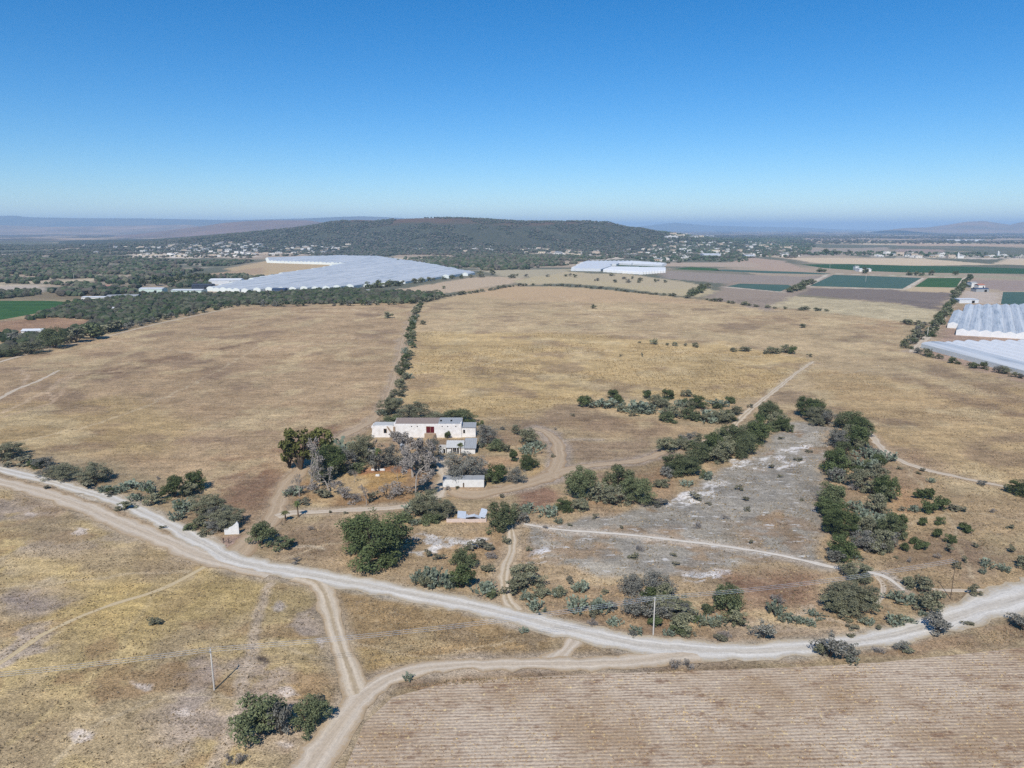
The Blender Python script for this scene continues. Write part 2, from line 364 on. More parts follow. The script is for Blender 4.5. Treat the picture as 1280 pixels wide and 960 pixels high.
# the grey rocky lot
LOT = [(982, 528), (1010, 526), (1036, 530), (1030, 580), (1022, 640), (1020, 690), (1032, 712), (980, 700), (900, 708), (880, 714), (800, 718), (760, 722), (690, 704), (655, 680), (665, 662), (720, 650), (800, 636), (850, 620), (880, 600), (925, 582), (950, 560)]
paint(LOT, (153, 143, 125), 3, 1.0, det=0.8, grs=0.15)
paint(LOT, None, 3, 1.0, chk=0.9)
paint(LOT, (150, 122, 88), 3, 0.8, noise=(13, 0.52, 0.64, 41))
paint(LOT, (138, 130, 116), 3, 0.7, noise=(8, 0.50, 0.62, 44))
paint([(900, 655), (990, 640), (1020, 660), (1000, 690), (920, 680)], (150, 118, 82), 4, 0.6, noise=(6, 0.4, 0.6, 45))
paint([(850, 612), (905, 600), (900, 622), (850, 635), (825, 634)], (206, 198, 186), 1.2, 1.0, noise=(4, 0.5, 0.58, 42))
paint([(918, 575), (955, 565), (965, 585), (925, 590)], (212, 206, 196), 1.2, 1.0, noise=(4, 0.46, 0.56, 46))
paint([(970, 560), (1020, 555), (1000, 580), (965, 590)], (206, 198, 188), 1.2, 1.0, noise=(3.4, 0.5, 0.58, 47))
paint([(845, 716), (910, 712), (912, 724), (850, 724)], (210, 202, 192), 1.0, 1.0, noise=(3, 0.42, 0.52, 48))
paint([(900, 716), (1030, 716), (1012, 758), (935, 758)], (148, 114, 84), 4, 0.85)
paint([(910, 722), (1000, 722), (990, 750), (930, 750)], (112, 80, 56), 4, 0.7, noise=(6, 0.4, 0.58, 49))
paint([(505, 672), (530, 664), (560, 668), (600, 672), (608, 684), (560, 682), (540, 692), (510, 690)], (208, 200, 188), 1.2, 1.0, noise=(4, 0.44, 0.54, 43))
paint([(655, 690), (680, 684), (680, 700), (660, 704)], (200, 196, 190), 1.0, 1.0, noise=(4, 0.45, 0.55, 51))
paint([(690, 770), (640, 740), (760, 720), (900, 750), (1030, 775), (1020, 800), (900, 806), (780, 792)], (160, 132, 96), 5, 0.8)
paint([(880, 770), (980, 776), (1060, 786), (900, 800)], (178, 158, 132), 4, 0.6)
# strips along the ploughed field and the far right field margin
paint([(505, 846), (660, 838), (840, 832), (870, 838), (700, 850), (500, 862)], (144, 114, 78), 1.5)
paint([(900, 826), (1040, 828), (1180, 795), (1280, 772), (1400, 740), (1400, 800), (1200, 815), (1000, 832)], (150, 122, 88), 1.5)
# middle distance beyond the pastures
for P, c in (([(-100, 403), (0, 402), (60, 397), (135, 400), (100, 410), (70, 416), (0, 416), (-100, 420)], (150, 116, 84)),
             ([(-100, 362), (45, 356), (58, 362), (50, 368), (-100, 372)], (172, 156, 136)),
             ([(30, 372), (60, 364), (140, 356), (180, 358), (150, 366), (90, 375)], (124, 108, 80)),
             ([(280, 336), (330, 327), (420, 330), (400, 336), (350, 344), (310, 346)], (176, 150, 108)),
             ([(200, 352), (240, 345), (330, 334), (330, 342), (280, 346)], (164, 136, 102)),
             ([(0, 321), (60, 316), (60, 320), (0, 327)], (166, 148, 128)),
             ([(-200, 320), (70, 317), (70, 320), (-200, 326)], (166, 148, 128)),
             ([(495, 362), (545, 354), (600, 346), (660, 346), (640, 355), (560, 366), (510, 372)], (178, 154, 122)),
             ([(600, 364), (660, 354), (690, 354), (640, 358)], (180, 152, 116)),
             ([(640, 352), (700, 338), (760, 344), (830, 352), (900, 364), (870, 372), (820, 366), (760, 358), (700, 354), (660, 356)], (174, 156, 116)),
             ([(690, 342), (780, 342), (840, 350), (890, 358), (840, 362), (760, 352)], (172, 154, 118)),
             ([(600, 338), (720, 336), (690, 344), (640, 348)], (164, 150, 118)),
             ([(820, 338), (900, 342), (1000, 346), (1040, 344), (1010, 360), (900, 354), (830, 348)], (142, 127, 112)),
             ([(910, 352), (1000, 356), (1000, 368), (965, 390), (880, 372), (900, 362)], (146, 127, 107)),
             ([(990, 370), (1100, 378), (1180, 386), (1168, 404), (1130, 402), (1010, 388), (965, 384)], (178, 160, 120)),
             ([(1010, 360), (1130, 362), (1196, 366), (1186, 376), (1170, 388), (1110, 378), (1000, 368)], (120, 105, 93)),
             ([(1130, 358), (1196, 360), (1190, 366), (1130, 364)], (182, 158, 118)),
             ([(1212, 350), (1400, 352), (1400, 364), (1260, 364), (1212, 358)], (148, 128, 114)),
             ([(1150, 442), (1206, 380), (1400, 384), (1400, 520), (1280, 478)], (160, 132, 108)),
             ([(1202, 364), (1252, 366), (1250, 380), (1200, 379)], (178, 160, 140)),
             ([(980, 322), (1150, 323), (1250, 331), (1150, 332), (1020, 329)], (194, 170, 136)),
             ([(1240, 330), (1400, 336), (1400, 326), (1260, 323)], (190, 168, 136)),
             ([(940, 322), (980, 326), (1015, 340), (960, 338), (900, 330)], (166, 140, 116)),
             ([(1090, 345), (1205, 346), (1280, 350), (1280, 346), (1140, 342)], (150, 140, 110)),
             ([(830, 328), (940, 328), (950, 334), (830, 333)], (168, 146, 122)),
             ([(1000, 312), (1110, 309), (1118, 318), (1000, 320)], (150, 134, 116)),
             ([(960, 299), (1110, 300), (1110, 303), (960, 302)], (178, 152, 122)),
             ([(1120, 304), (1280, 306), (1280, 308), (1120, 307)], (176, 146, 118)),
             ([(100, 311), (160, 309), (165, 312), (120, 313)], (186, 164, 140)),
             ([(1120, 311), (1180, 312), (1180, 317), (1120, 318)], (150, 128, 112))):
    paint(P, c, 8, 1.0, grs=0.0)
for P_ in ([(150, 312), (240, 304), (310, 303), (330, 308), (325, 321), (240, 324), (165, 322)], [(330, 311), (440, 308), (440, 313), (400, 319), (330, 320)], [(640, 311), (700, 313), (800, 313), (800, 323), (740, 326), (690, 323)], [(800, 312), (840, 300), (960, 300), (1000, 308), (1000, 322), (900, 320), (830, 328)], [(1090, 317), (1280, 319), (1280, 325), (1090, 322)]):
    paint(P_, (196, 178, 156), 20, 0.95, noise=(45, 0.46, 0.56, 81))
for P_ in ([(-100, 330), (160, 326), (300, 326), (190, 350), (90, 360), (-100, 356)], [(590, 339), (540, 324), (760, 320), (660, 338)]):
    paint(P_, (150, 136, 112), 20, 0.9, noise=(60, 0.5, 0.6, 82))
# ragged bare margins under roads and tracks
for L, c, wd in ((MAIN, (176, 164, 144), 8.5), (SECOND, (172, 152, 124), 10), (BOTTOM, (172, 152, 126), 8.5), (JUNC, (168, 148, 120), 7), (FARM, (176, 154, 122), 6), (ENTRY, (164, 142, 114), 9), (YARD, (170, 150, 122), 7.5), (COURT, (160, 140, 118), 11), (LOOP, (158, 140, 120), 11), (EASTP, (164, 138, 104), 6), (RIGHTP, (166, 140, 108), 6.5), (CHALK, (180, 166, 146), 5), (CANAL, (168, 146, 120), 12)):
    stroke(L, c, wd, 2.2, 0.85)
for L, c, wd in ((DIAGB, (186, 160, 106), 1.3), (TRACKV, (184, 162, 134), 3.0), (PATHL2, (184, 156, 118), 3.5), (LOOPB, (166, 146, 120), 4), (MOUND, (190, 172, 142), 1.4),
                 ([(0, 522, 1), (60, 504, 1), (84, 478, 1)], (182, 152, 116), 2.4), ([(20, 462, 1), (34, 470, 1), (26, 486, 1)], (182, 154, 120), 2.6), ([(60, 505, 1), (66, 482, 1), (92, 466, 1)], (180, 152, 118), 2.2),
                 ([(345, 392, 1), (430, 386, 1), (484, 394, 1)], (184, 160, 122), 4), ([(960, 492, 1), (1016, 452, 1)], (186, 164, 122), 4), ([(1010, 756, 1), (985, 778, 1), (1025, 770, 1), (1056, 778, 1)], (182, 160, 130), 2)):
    stroke(L, c, wd, 0.8, 0.8)
stroke([(-40, 585, 1), (0, 594.5, 1), (50, 607, 1), (100, 622, 1), (150, 640, 1), (200, 662, 1), (240, 683, 1)], (152, 128, 96), 3.2, 1.0, 0.95)
for L, w_ in (([(0, 735, 1), (90, 728, 1), (160, 716, 1), (235, 716, 1)], 0.9), ([(60, 960, 1), (130, 900, 1), (215, 868, 1), (290, 872, 1)], 0.9), ([(340, 800, 1), (380, 815, 1), (430, 822, 1)], 0.9), ([(430, 800, 1), (480, 812, 1), (560, 818, 1), (640, 800, 1)], 1.0), ([(0, 556, 1), (80, 540, 1), (170, 512, 1), (260, 470, 1), (330, 430, 1)], 1.8), ([(130, 424, 1), (230, 440, 1), (340, 436, 1), (470, 420, 1)], 1.6), ([(520, 470, 1), (640, 450, 1), (780, 438, 1), (960, 446, 1)], 1.8), ([(700, 370, 1), (760, 400, 1), (900, 430, 1), (1010, 448, 1)], 2.0), ([(1030, 470, 1), (1120, 462, 1), (1280, 500, 1)], 1.4), ([(1120, 574, 1), (1180, 640, 1), (1215, 720, 1)], 1.2), ([(1120, 660, 1), (1200, 640, 1), (1280, 650, 1)], 1.0), ([(356, 700, 1), (400, 684, 1), (440, 672, 1)], 1.0), ([(70, 380, 1), (70, 380.5, 1)], 0.5)):
    stroke(L, (190, 168, 130), w_, 0.7, 0.6)
for L in ([(838, 335.6, 1), (930, 338.6, 1), (1032, 341.8, 1), (1120, 344.6, 1), (1206, 347, 1)], [(1154, 347.4, 1), (1132, 361, 1)], [(1034, 343.2, 1), (1008, 357.6, 1)], [(1206, 347, 1), (1196, 360, 1)], [(905, 358.6, 1), (978, 365, 1)], [(1012, 358.4, 1), (1130, 362, 1)]):
    stroke(L, (192, 178, 154), 9, 3, 0.9)
for y_ in (288.6, 290, 292.2, 294, 296.5, 299, 303.5, 306):
    xa = random.uniform(820, 1150)
    for q in range(3):
        xb = xa + random.uniform(60, 200); stroke([(xa, y_ + random.uniform(-.5, .5), 1), (xb, y_ + random.uniform(-.5, .5), 1)], (176, 156, 132), 60 if y_ > 295 else 160, 20, 0.85); xa = xb + random.uniform(10, 90)
for y_ in (286.9, 288.4, 290.4, 292.4, 295, 297.4):
    xa = random.uniform(-60, 60)
    for q in range(3):
        xb = xa + random.uniform(20, 90); stroke([(xa, y_, 1), (xb, y_ + random.uniform(-.4, .4), 1)], (186, 164, 144), 170, 40, 0.8); xa = xb + random.uniform(10, 60)
paint([(276, 690), (276, 672), (296, 668), (316, 672), (306, 690)], (172, 140, 122), 1.5, 0.9)
# large soft mottling of every pasture
near = 1 - far
m1 = fbm(GX / 60, GY / 60, 70, 4); m2 = fbm(GX / 17 + 5, GY / 17, 71, 4); m3 = fbm(GX / 6, GY / 6, 72, 3)
v = 1 + near * (0.34 * (m1 - 0.5) + 0.46 * (m2 - 0.5) + 0.44 * (m3 - 0.5))
stk = fbm(GX / 55 + 3, GY / 13, 75, 4); rs1 = (near * sstep(0.52, 0.68, stk) * 0.5 * GRS)[:, None]; C = C * (1 - rs1) + C * np.array([0.80, 0.74, 0.68]) * rs1
blo = fbm(GX / 34 + 9, GY / 30, 76, 5); rs2 = (near * sstep(0.56, 0.70, blo) * 0.55 * GRS)[:, None]; C = C * (1 - rs2) + lin(128, 102, 78) * rs2
blo = fbm(GX / 24 - 9, GY / 24, 79, 5); rs3 = (near * sstep(0.56, 0.70, blo) * 0.5 * GRS)[:, None]; C = C * (1 - rs3) + lin(190, 166, 118) * rs3
C *= v[:, None]
lum = (C @ np.array([0.3, 0.5, 0.2]))[:, None]; C = lum + (C - lum) * COLSAT
C *= COLGAIN
GV = np.stack([GX, GY, np.zeros_like(GX)], 1)
R, K = len(ds), NC
ii = (np.arange(R - 1)[:, None] * K + np.arange(K - 1)[None, :]).ravel()
GF = np.stack([ii, ii + 1, ii + K + 1, ii + K], 1)
k = NT('ground_soil')
ca = k.attr('base').outputs['Color']; da = k.attr('extra')
sep = k.n('ShaderNodeSeparateColor'); k.l(da.outputs['Color'], sep.inputs[0])
detail, chalk, grass = sep.outputs[0], sep.outputs[1], sep.outputs[2]
p = k.pos()
n1, n2, n3 = k.noise(p, 1.3, 5, 0.75), k.noise(p, 0.22, 4, 0.65), k.noise(p, 2.6, 3, 0.7)
wv = k.noise(k.scaled(p, (0.05, 0.35, 1), 0.2), 1.0, 4, 0.6)
val = k.math('ADD', k.ramp(n1, 0.33, 0.67, -0.36, 0.32), k.math('ADD', k.ramp(n2, 0.3, 0.7, -0.2, 0.2), k.math('ADD', k.ramp(n3, 0.33, 0.67, -0.24, 0.2), k.ramp(wv, 0.35, 0.65, -0.12, 0.12))))
n6 = k.noise(k.scaled(p, (0.7, 0.5, 1), 0.4), 1.0, 6, 0.8)
val = k.math('ADD', k.math('MULTIPLY', k.math('ADD', val, k.ramp(n6, 0.36, 0.64, -0.3, 0.22)), detail), 1.0)
vc = k.n('ShaderNodeVectorMath', operation='SCALE'); k.l(ca, vc.inputs[0]); k.l(val, vc.inputs['Scale'])
c1 = vc.outputs[0]
n5 = k.noise(p, 0.42, 6, 0.8)
n7 = k.noise(p, 0.3, 6, 0.8); c1 = k.mix(k.math('MULTIPLY', k.ramp(n7, 0.55, 0.65, 0, 0.42), grass), c1, lin(150, 136, 120))   # bare grey soil between the grass
c1 = k.mix(k.math('MULTIPLY', k.ramp(n5, 0.57, 0.72, 0, 0.55), grass), c1, lin(112, 94, 72))        # dead weeds
c1 = k.mix(k.math('MULTIPLY', k.ramp(n5, 0.45, 0.32, 0, 0.5), grass), c1, lin(194, 174, 136))       # bleached straw
n4 = k.noise(k.scaled(p, (0.16, 0.42, 1), 0.5), 1.0, 6, 0.72)
c1 = k.mix(k.math('MULTIPLY', k.ramp(n4, 0.575, 0.635), chalk), c1, lin(206, 201, 192))
k.bump(k.math('ADD', n1, k.math('MULTIPLY', n3, 0.5)), 0.8, 0.35)
k.col(c1)
gme = mesh_np('ground', GV, GF, k.m)
for nm, arr in (('base', np.column_stack([C, np.ones(len(C))])), ('extra', np.column_stack([DET * (1 - 0.4 * far), CHK, GRS, np.ones(len(C))]))):
    at = gme.attributes.new(nm, 'FLOAT_COLOR', 'POINT'); at.data.foreach_set('color', arr.astype(np.float32).ravel())
tag(obj('ground', gme), kind='structure')

# ================================================================ roads
def road_mat(name, c, track, mid, edge, grassy=0.0, rough_amt=0.12):
    k = NT(name); u = k.attr('u').outputs['Fac']; p = k.pos()
    au = k.math('ABSOLUTE', u)
    n = k.noise(p, 0.9, 5, 0.75); nb = k.noise(p, 0.12, 3); nf = k.noise(p, 3.0, 3, 0.7)
    st = k.noise(k.scaled(k.attr('lane').outputs['Vector'], (1.5, 0.045, 1)), 1.0, 4, 0.7)
    tr = k.math('SUBTRACT', 1.0, k.ramp(k.math('ABSOLUTE', k.math('SUBTRACT', k.math('ADD', au, k.math('MULTIPLY', k.math('SUBTRACT', nb, 0.5), 0.35)), 0.42)), 0.05, 0.26))
    col = k.mix(k.math('MULTIPLY', tr, 0.5), lin(*c), lin(*track))
    ce = k.math('MULTIPLY', k.ramp(k.math('ADD', au, k.math('MULTIPLY', k.math('SUBTRACT', n, 0.5), 0.5)), 0.26, 0.10), grassy if grassy else 0.25)
    col = k.mix(ce, col, lin(*mid))
    ed = k.ramp(k.math('ADD', au, k.math('MULTIPLY', k.math('SUBTRACT', n, 0.5), 1.1)), 0.62, 0.95)
    col = k.mix(ed, col, lin(*edge))
    val = k.math('ADD', 1.0, k.math('ADD', k.math('ADD', k.ramp(st, 0.33, 0.67, -0.17, 0.13), k.ramp(n, 0.3, 0.7, -rough_amt, rough_amt)), k.ramp(nf, 0.3, 0.7, -0.1, 0.1)))
    vc = k.n('ShaderNodeVectorMath', operation='SCALE'); k.l(col, vc.inputs[0]); k.l(val, vc.inputs['Scale'])
    k.bump(n, 0.3, 0.15)
    return k.col(vc.outputs[0])
def G3(c): return tuple(np.array(c))
RM_white = road_mat('white_gravel', (190, 182, 168), (214, 209, 199), (176, 165, 148), (170, 154, 128))
RM_tan = road_mat('tan_dirt', (186, 170, 148), (200, 187, 168), (178, 160, 136), (164, 142, 112))
RM_two = road_mat('two_track_dirt', (190, 173, 148), (202, 188, 166), (156, 136, 104), (164, 142, 112), 0.6)
RM_chalk = road_mat('chalk_path', (204, 194, 178), (212, 204, 192), (200, 190, 172), (172, 160, 142))
RM_yard = road_mat('yard_dirt', (170, 149, 122), (178, 158, 132), (164, 142, 114), (154, 130, 102))
RM_grass = road_mat('trodden_grass', (190, 170, 134), (194, 176, 142), (184, 163, 124), (174, 151, 110))
zr = [0.012]
def ribbon(name, line, mat, kind='structure', step=2.2, nc=11):
    zr[0] += 0.004
    P = np.array([(*G(a, b), w_) for a, b, w_ in line]); P = smooth_line(P, step)
    T = np.gradient(P[:, :2], axis=0); T /= np.maximum(np.linalg.norm(T, axis=1), 1e-9)[:, None]
    N = np.stack([-T[:, 1], T[:, 0]], 1)
    us = np.linspace(-1, 1, nc); V, U, S_ = [], [], []
    run = np.cumsum(np.r_[0, np.linalg.norm(np.diff(P[:, :2], axis=0), axis=1)])
    for i in range(len(P)):
        s = P[i, :2]
        jl = 1 + 0.46 * (vnoise(np.array([s[0] / 3.1]), np.array([s[1] / 3.1]), 5)[0] - 0.5) * min(1, 3 / P[i, 2] + 0.3) * 2
        jr = 1 + 0.46 * (vnoise(np.array([s[0] / 3.1]), np.array([s[1] / 3.1]), 9)[0] - 0.5) * min(1, 3 / P[i, 2] + 0.3) * 2
        for u in us:
            q = s + N[i] * u * P[i, 2] / 2 * (jl if u < 0 else jr)
            V.append((q[0], q[1], zr[0] + 0.03 * (1 - u * u) * min(1, P[i, 2] / 5))); U.append(u); S_.append((u * P[i, 2] / 2, run[i], 0))
    n = len(P); ii = (np.arange(n - 1)[:, None] * nc + np.arange(nc - 1)[None, :]).ravel()
    F = np.stack([ii, ii + nc, ii + nc + 1, ii + 1], 1)
    me = mesh_np(name, np.array(V), F, mat, None, True)
    at = me.attributes.new('u', 'FLOAT', 'POINT'); at.data.foreach_set('value', np.array(U, np.float32))
    at = me.attributes.new('lane', 'FLOAT_VECTOR', 'POINT'); at.data.foreach_set('vector', np.array(S_, np.float32).ravel())
    o = obj(name, me); tag(o, kind=kind); return o
for nm, L, mt in (('path', DIAG, RM_grass), ('path', PATHL, RM_tan), ('dirt_track', CONN, RM_tan), ('path', VERGE, RM_tan), ('path', LOOPC, RM_tan), ('dirt_track', EDGEL, RM_tan), ('dirt_track', EDGER, RM_tan), ('dirt_track', CANAL, RM_tan),
                  ('dirt_track', EASTP, RM_two), ('dirt_track', RIGHTP, RM_tan), ('dirt_track', FARM, RM_two), ('dirt_track', ENTRY, RM_yard), ('dirt_track', LOOP, RM_yard), ('dirt_track', COURT, RM_yard), ('dirt_track', YARD, RM_tan),
                  ('path', CHALK, RM_chalk), ('dirt_road', SECOND, RM_tan), ('dirt_track', JUNC, RM_two), ('dirt_road', BOTTOM, RM_tan), ('gravel_road', MAIN, RM_white)):
    ribbon(nm, L, mt)

# ================================================================ fields
def sheet(name, px, mat, z=0.03, kind='structure'):
    P = Gp(px)
    me = mesh_np(name, [(x, y, z) for x, y in P], [tuple(range(len(P)))], mat)
    if me.polygons[0].normal.z < 0: me.flip_normals()
    return tag(obj(name, me), kind=kind)
# ploughed field: rows of stubble
r0, r1 = G(640, 846), G(1280, 812); rowang = 0.03
k = NT('ploughed_soil'); p = k.pos()
q = k.scaled(p, (1, 1, 1), -rowang)
sp = k.n('ShaderNodeSeparateXYZ'); k.l(q, sp.inputs[0])
wob = k.noise(p, 0.35, 3); wob2 = k.noise(k.scaled(q, (0.25, 2.2, 1)), 1.0, 4, 0.7)
yy = k.math('ADD', sp.outputs[1], k.math('MULTIPLY', wob, 0.35))
wave = k.math('SINE', k.math('MULTIPLY', yy, 2 * math.pi / 0.95))
line = k.ramp(k.math('ADD', wave, k.math('MULTIPLY', k.math('SUBTRACT', wob2, 0.5), 7.0)), 0.0, 1.6)
big = k.noise(p, 0.045, 4, 0.6); fine = k.noise(p, 1.5, 4, 0.7); str_ = k.noise(p, 0.75, 3, 0.7)
c = k.mix(line, lin(190, 172, 149), lin(146, 124, 103))
c = k.mix(k.ramp(big, 0.42, 0.62, 0, 0.65), c, lin(150, 124, 94))
c = k.mix(k.ramp(k.noise(k.scaled(p, (0.13, 0.3, 1)), 1.0, 6, 0.8), 0.52, 0.66, 0, 0.85), c, lin(120, 90, 68))
c = k.mix(k.ramp(str_, 0.60, 0.70, 0, 0.75), c, lin(204, 180, 130))
val = k.ramp(fine, 0.33, 0.67, 0.76, 1.22)
vc = k.n('ShaderNodeVectorMath', operation='SCALE'); k.l(c, vc.inputs[0]); k.l(val, vc.inputs['Scale'])
k.bump(k.math('ADD', k.math('MULTIPLY', wave, -0.2), fine), 0.5, 0.3)
PLOUGH = [(395, 1040), (432, 960), (455, 905), (490, 872), (560, 853), (660, 846), (760, 842), (880, 838), (1000, 834), (1100, 828), (1200, 818), (1290, 808), (1420, 790), (1600, 1040)]
sheet('ploughed_field', PLOUGH, k.col(vc.outputs[0]), 0.025)
def crop(name, c1, c2, sc=0.05, rot=0.3):
    k = NT(name); p = k.pos(); n = k.noise(p, sc, 4, 0.6); s = k.noise(k.scaled(p, (0.004, 0.06, 1), rot), 1.0, 3)
    return k.col(k.mix(k.ramp(s, 0.35, 0.65, 0, 0.6), k.mix(k.ramp(n, 0.35, 0.65), lin(*c1), lin(*c2)), lin(*c1) * 0.75))
MG = crop('green_crop', (50, 84, 38), (64, 98, 46)); MT = crop('teal_crop', (66, 92, 80), (76, 100, 88)); MD = crop('dark_green_crop', (42, 78, 44), (54, 88, 50)); MGR = crop('grey_fallow', (132, 122, 106), (116, 108, 92))
for px, mt in (([(-150, 377), (0, 376), (62, 376), (96, 378), (72, 386), (50, 391), (0, 400), (-150, 412)], MG),
               ([(1000, 330.5), (1060, 330), (1130, 332), (1200, 333), (1290, 336), (1450, 340), (1450, 346), (1290, 342.5), (1200, 341.5), (1130, 340.5), (1075, 338.5), (1030, 335)], MD),
               ([(1160, 347.5), (1203, 347.5), (1195, 359.5), (1143, 358.5)], MG),
               ([(1042, 343.5), (1090, 345), (1152, 347.5), (1128, 361), (1012, 357.5)], MT),
               ([(925, 354.5), (985, 356), (990, 358), (975, 364.5), (908, 358)], MT),
               ([(840, 336.5), (862, 334), (896, 335.5), (900, 338.5)], MG),
               ([(890, 338.3), (905, 337), (1000, 340), (1040, 342), (1030, 343), (960, 341.5)], MT),
               ([(1254, 365), (1300, 365), (1300, 382.5), (1251, 380)], MT),
               ([(1450, 366), (1302, 365), (1302, 382.5), (1450, 390)], MT)):
    sheet('crop_field', px, mt, 0.04)
# ================================================================ hills
MESA = [(-60, 318), (60, 311), (120, 306), (180, 302.5), (230, 298.5), (280, 293.5), (330, 289), (370, 285), (395, 281.5), (415, 277.5), (445, 274.6), (470, 275.4), (495, 274), (520, 272.8), (560, 272.2), (590, 272.8), (620, 274.8), (650, 276.6), (700, 276.8), (740, 276.2), (760, 278), (775, 282), (786, 284.6), (800, 285.4), (815, 288), (832, 291.5), (860, 296), (900, 302), (960, 312)]
MD_, MF_ = 4300.0, 2950.0
_mx = np.array([p[0] for p in MESA], float); _mh = np.array([max(0.0, CAM_H - MD_ * math.tan(ang(p[1]))) for p in MESA]); _mh[0] = _mh[-1] = 0
def hill_h(x, y):
    x = np.asarray(x, float); y = np.asarray(y, float)
    b = 640 + FOC * x / np.maximum(y * CP + CAM_H * SP, 1.0)
    r = np.interp(b, _mx, _mh)
    s = np.clip((y - MF_) / (MD_ - MF_), 0, 1); back = 1 - sstep(5200, 6600, y)
    rise = 0.45 * s ** 1.2 + 0.55 * sstep(0.25, 1.0, s)
    rough = (fbm(x / 260, y / 420, 91, 4) - 0.5) * 60 * (rise * (1 - rise) * 4)
    return np.maximum(0, (r * rise + rough * np.clip(r / 60, 0, 1)) * back)
def T(px, py):
    """ground or hillside point seen at a bearing"""
    ta = math.tan(ang(py)); lo = 200.0
    for d in np.arange(300, 6200, 12.0):
        x = (px - 640) / FOC * (d * CP + CAM_H * SP)
        if CAM_H - d * ta <= float(hill_h(x, d)): return (x, d, max(0.0, float(hill_h(x, d))))
    x, d = G(px, py); return (x, d, 0.0)
def heightgrid(name, xs, ys_, hf, mat, z0=0.0):
    X, Y = np.meshgrid(xs, ys_); Z = hf(X, Y) + z0
    n, m = X.shape; ii = (np.arange(n - 1)[:, None] * m + np.arange(m - 1)[None, :]).ravel()
    me = mesh_np(name, np.stack([X.ravel(), Y.ravel(), Z.ravel()], 1), np.stack([ii, ii + 1, ii + m + 1, ii + m], 1), mat, None, True)
    return tag(obj(name, me), kind='structure')
k = NT('hill_scrub'); p = k.pos()
a = k.noise(p, 0.018, 5, 0.7); b = k.noise(p, 0.08, 4, 0.75); c_ = k.noise(p, 0.004, 4, 0.6)
spz = k.n('ShaderNodeSeparateXYZ'); k.l(p, spz.inputs[0])
c = k.mix(k.ramp(b, 0.35, 0.65), lin(62, 68, 54) * 0.8, lin(88, 88, 72))
c = k.mix(k.ramp(a, 0.55, 0.75, 0, 0.6), c, lin(112, 100, 84))
hi = k.math('ADD', spz.outputs[2], k.math('MULTIPLY', k.math('SUBTRACT', c_, 0.5), 90))
c = k.mix(k.ramp(hi, 112, 136, 0, 0.8), c, lin(104, 80, 64))       # rusty scrub under the rim
k.bump(b, 0.8, 4.0)
heightgrid('hill', np.linspace(-3900, 2300, 380), np.linspace(2900, 6800, 240), hill_h, k.col(c), -0.6)
def ridge(name, sky_pts, D, rgb, rgb2, depth, seed, amp=0.12):
    X_ = np.array([p_[0] for p_ in sky_pts], float); Hh = np.array([max(0.0, CAM_H - D * math.tan(ang(p_[1]))) for p_ in sky_pts]); Hh[0] = Hh[-1] = 0
    def hf(x, y):
        b_ = 640 + FOC * x / (y * CP)
        r = np.interp(b_, X_, Hh); s = np.clip((y - (D - depth)) / depth, 0, 1); bk = 1 - sstep(D + depth * 0.5, D + depth * 1.4, y)
        g = fbm(x / (D * 0.03), y / (D * 0.05), seed, 5) - 0.5
        return np.maximum(0, r * (s ** 1.3 * bk) * (1 + g * amp * 4 * (1 - s)) )
    k = NT(name + '_slope'); p = k.pos(); n_ = k.noise(p, 12 / D, 5, 0.65)
    m_ = k.col(k.mix(k.ramp(n_, 0.38, 0.62), lin(*rgb), lin(*rgb2)))
    f = (D * CP) / FOC
    xs = np.linspace((X_[0] - 640) * f * 1.05, (X_[-1] - 640) * f * 1.05, 220)
    heightgrid(name, xs, np.linspace(D - depth, D + depth * 1.4, 70), hf, m_, -0.8)
ridge('hills', [(140, 296), (170, 293), (210, 288), (250, 283), (280, 278.6), (310, 276.2), (345, 275.2), (385, 275.4), (405, 278), (425, 281), (460, 286), (500, 292)], 9000, (136, 112, 102), (112, 98, 90), 1500, 3)
ridge('hills', [(-420, 290), (-300, 281), (-100, 282), (0, 281.5), (60, 283.5), (120, 283), (180, 281.5), (235, 280.8), (265, 285), (300, 292)], 13500, (160, 136, 118), (116, 106, 96), 2600, 5)
ridge('mountains', [(-700, 286), (-500, 276), (-200, 271.5), (0, 270), (20, 269.4), (36, 271.4), (100, 272.6), (180, 273), (262, 274.6), (300, 275), (380, 273), (430, 271), (452, 270.2), (482, 271.4), (520, 273.5), (600, 279), (680, 286)], 20000, (104, 98, 84), (82, 84, 74), 3500, 7)
ridge('mountains', [(1080, 288), (1130, 285), (1160, 284), (1185, 280.8), (1208, 277), (1230, 276.2), (1250, 279.2), (1262, 281), (1275, 277.6), (1292, 275), (1330, 272), (1400, 276), (1560, 286)], 15000, (150, 124, 106), (112, 104, 90), 2200, 9, 0.2)
ridge('mountains', [(770, 287), (800, 283), (818, 281), (842, 278.2), (866, 280.2), (890, 282), (930, 283), (1000, 284.2), (1080, 287)], 28000, (104, 100, 92), (90, 92, 84), 3000, 13)

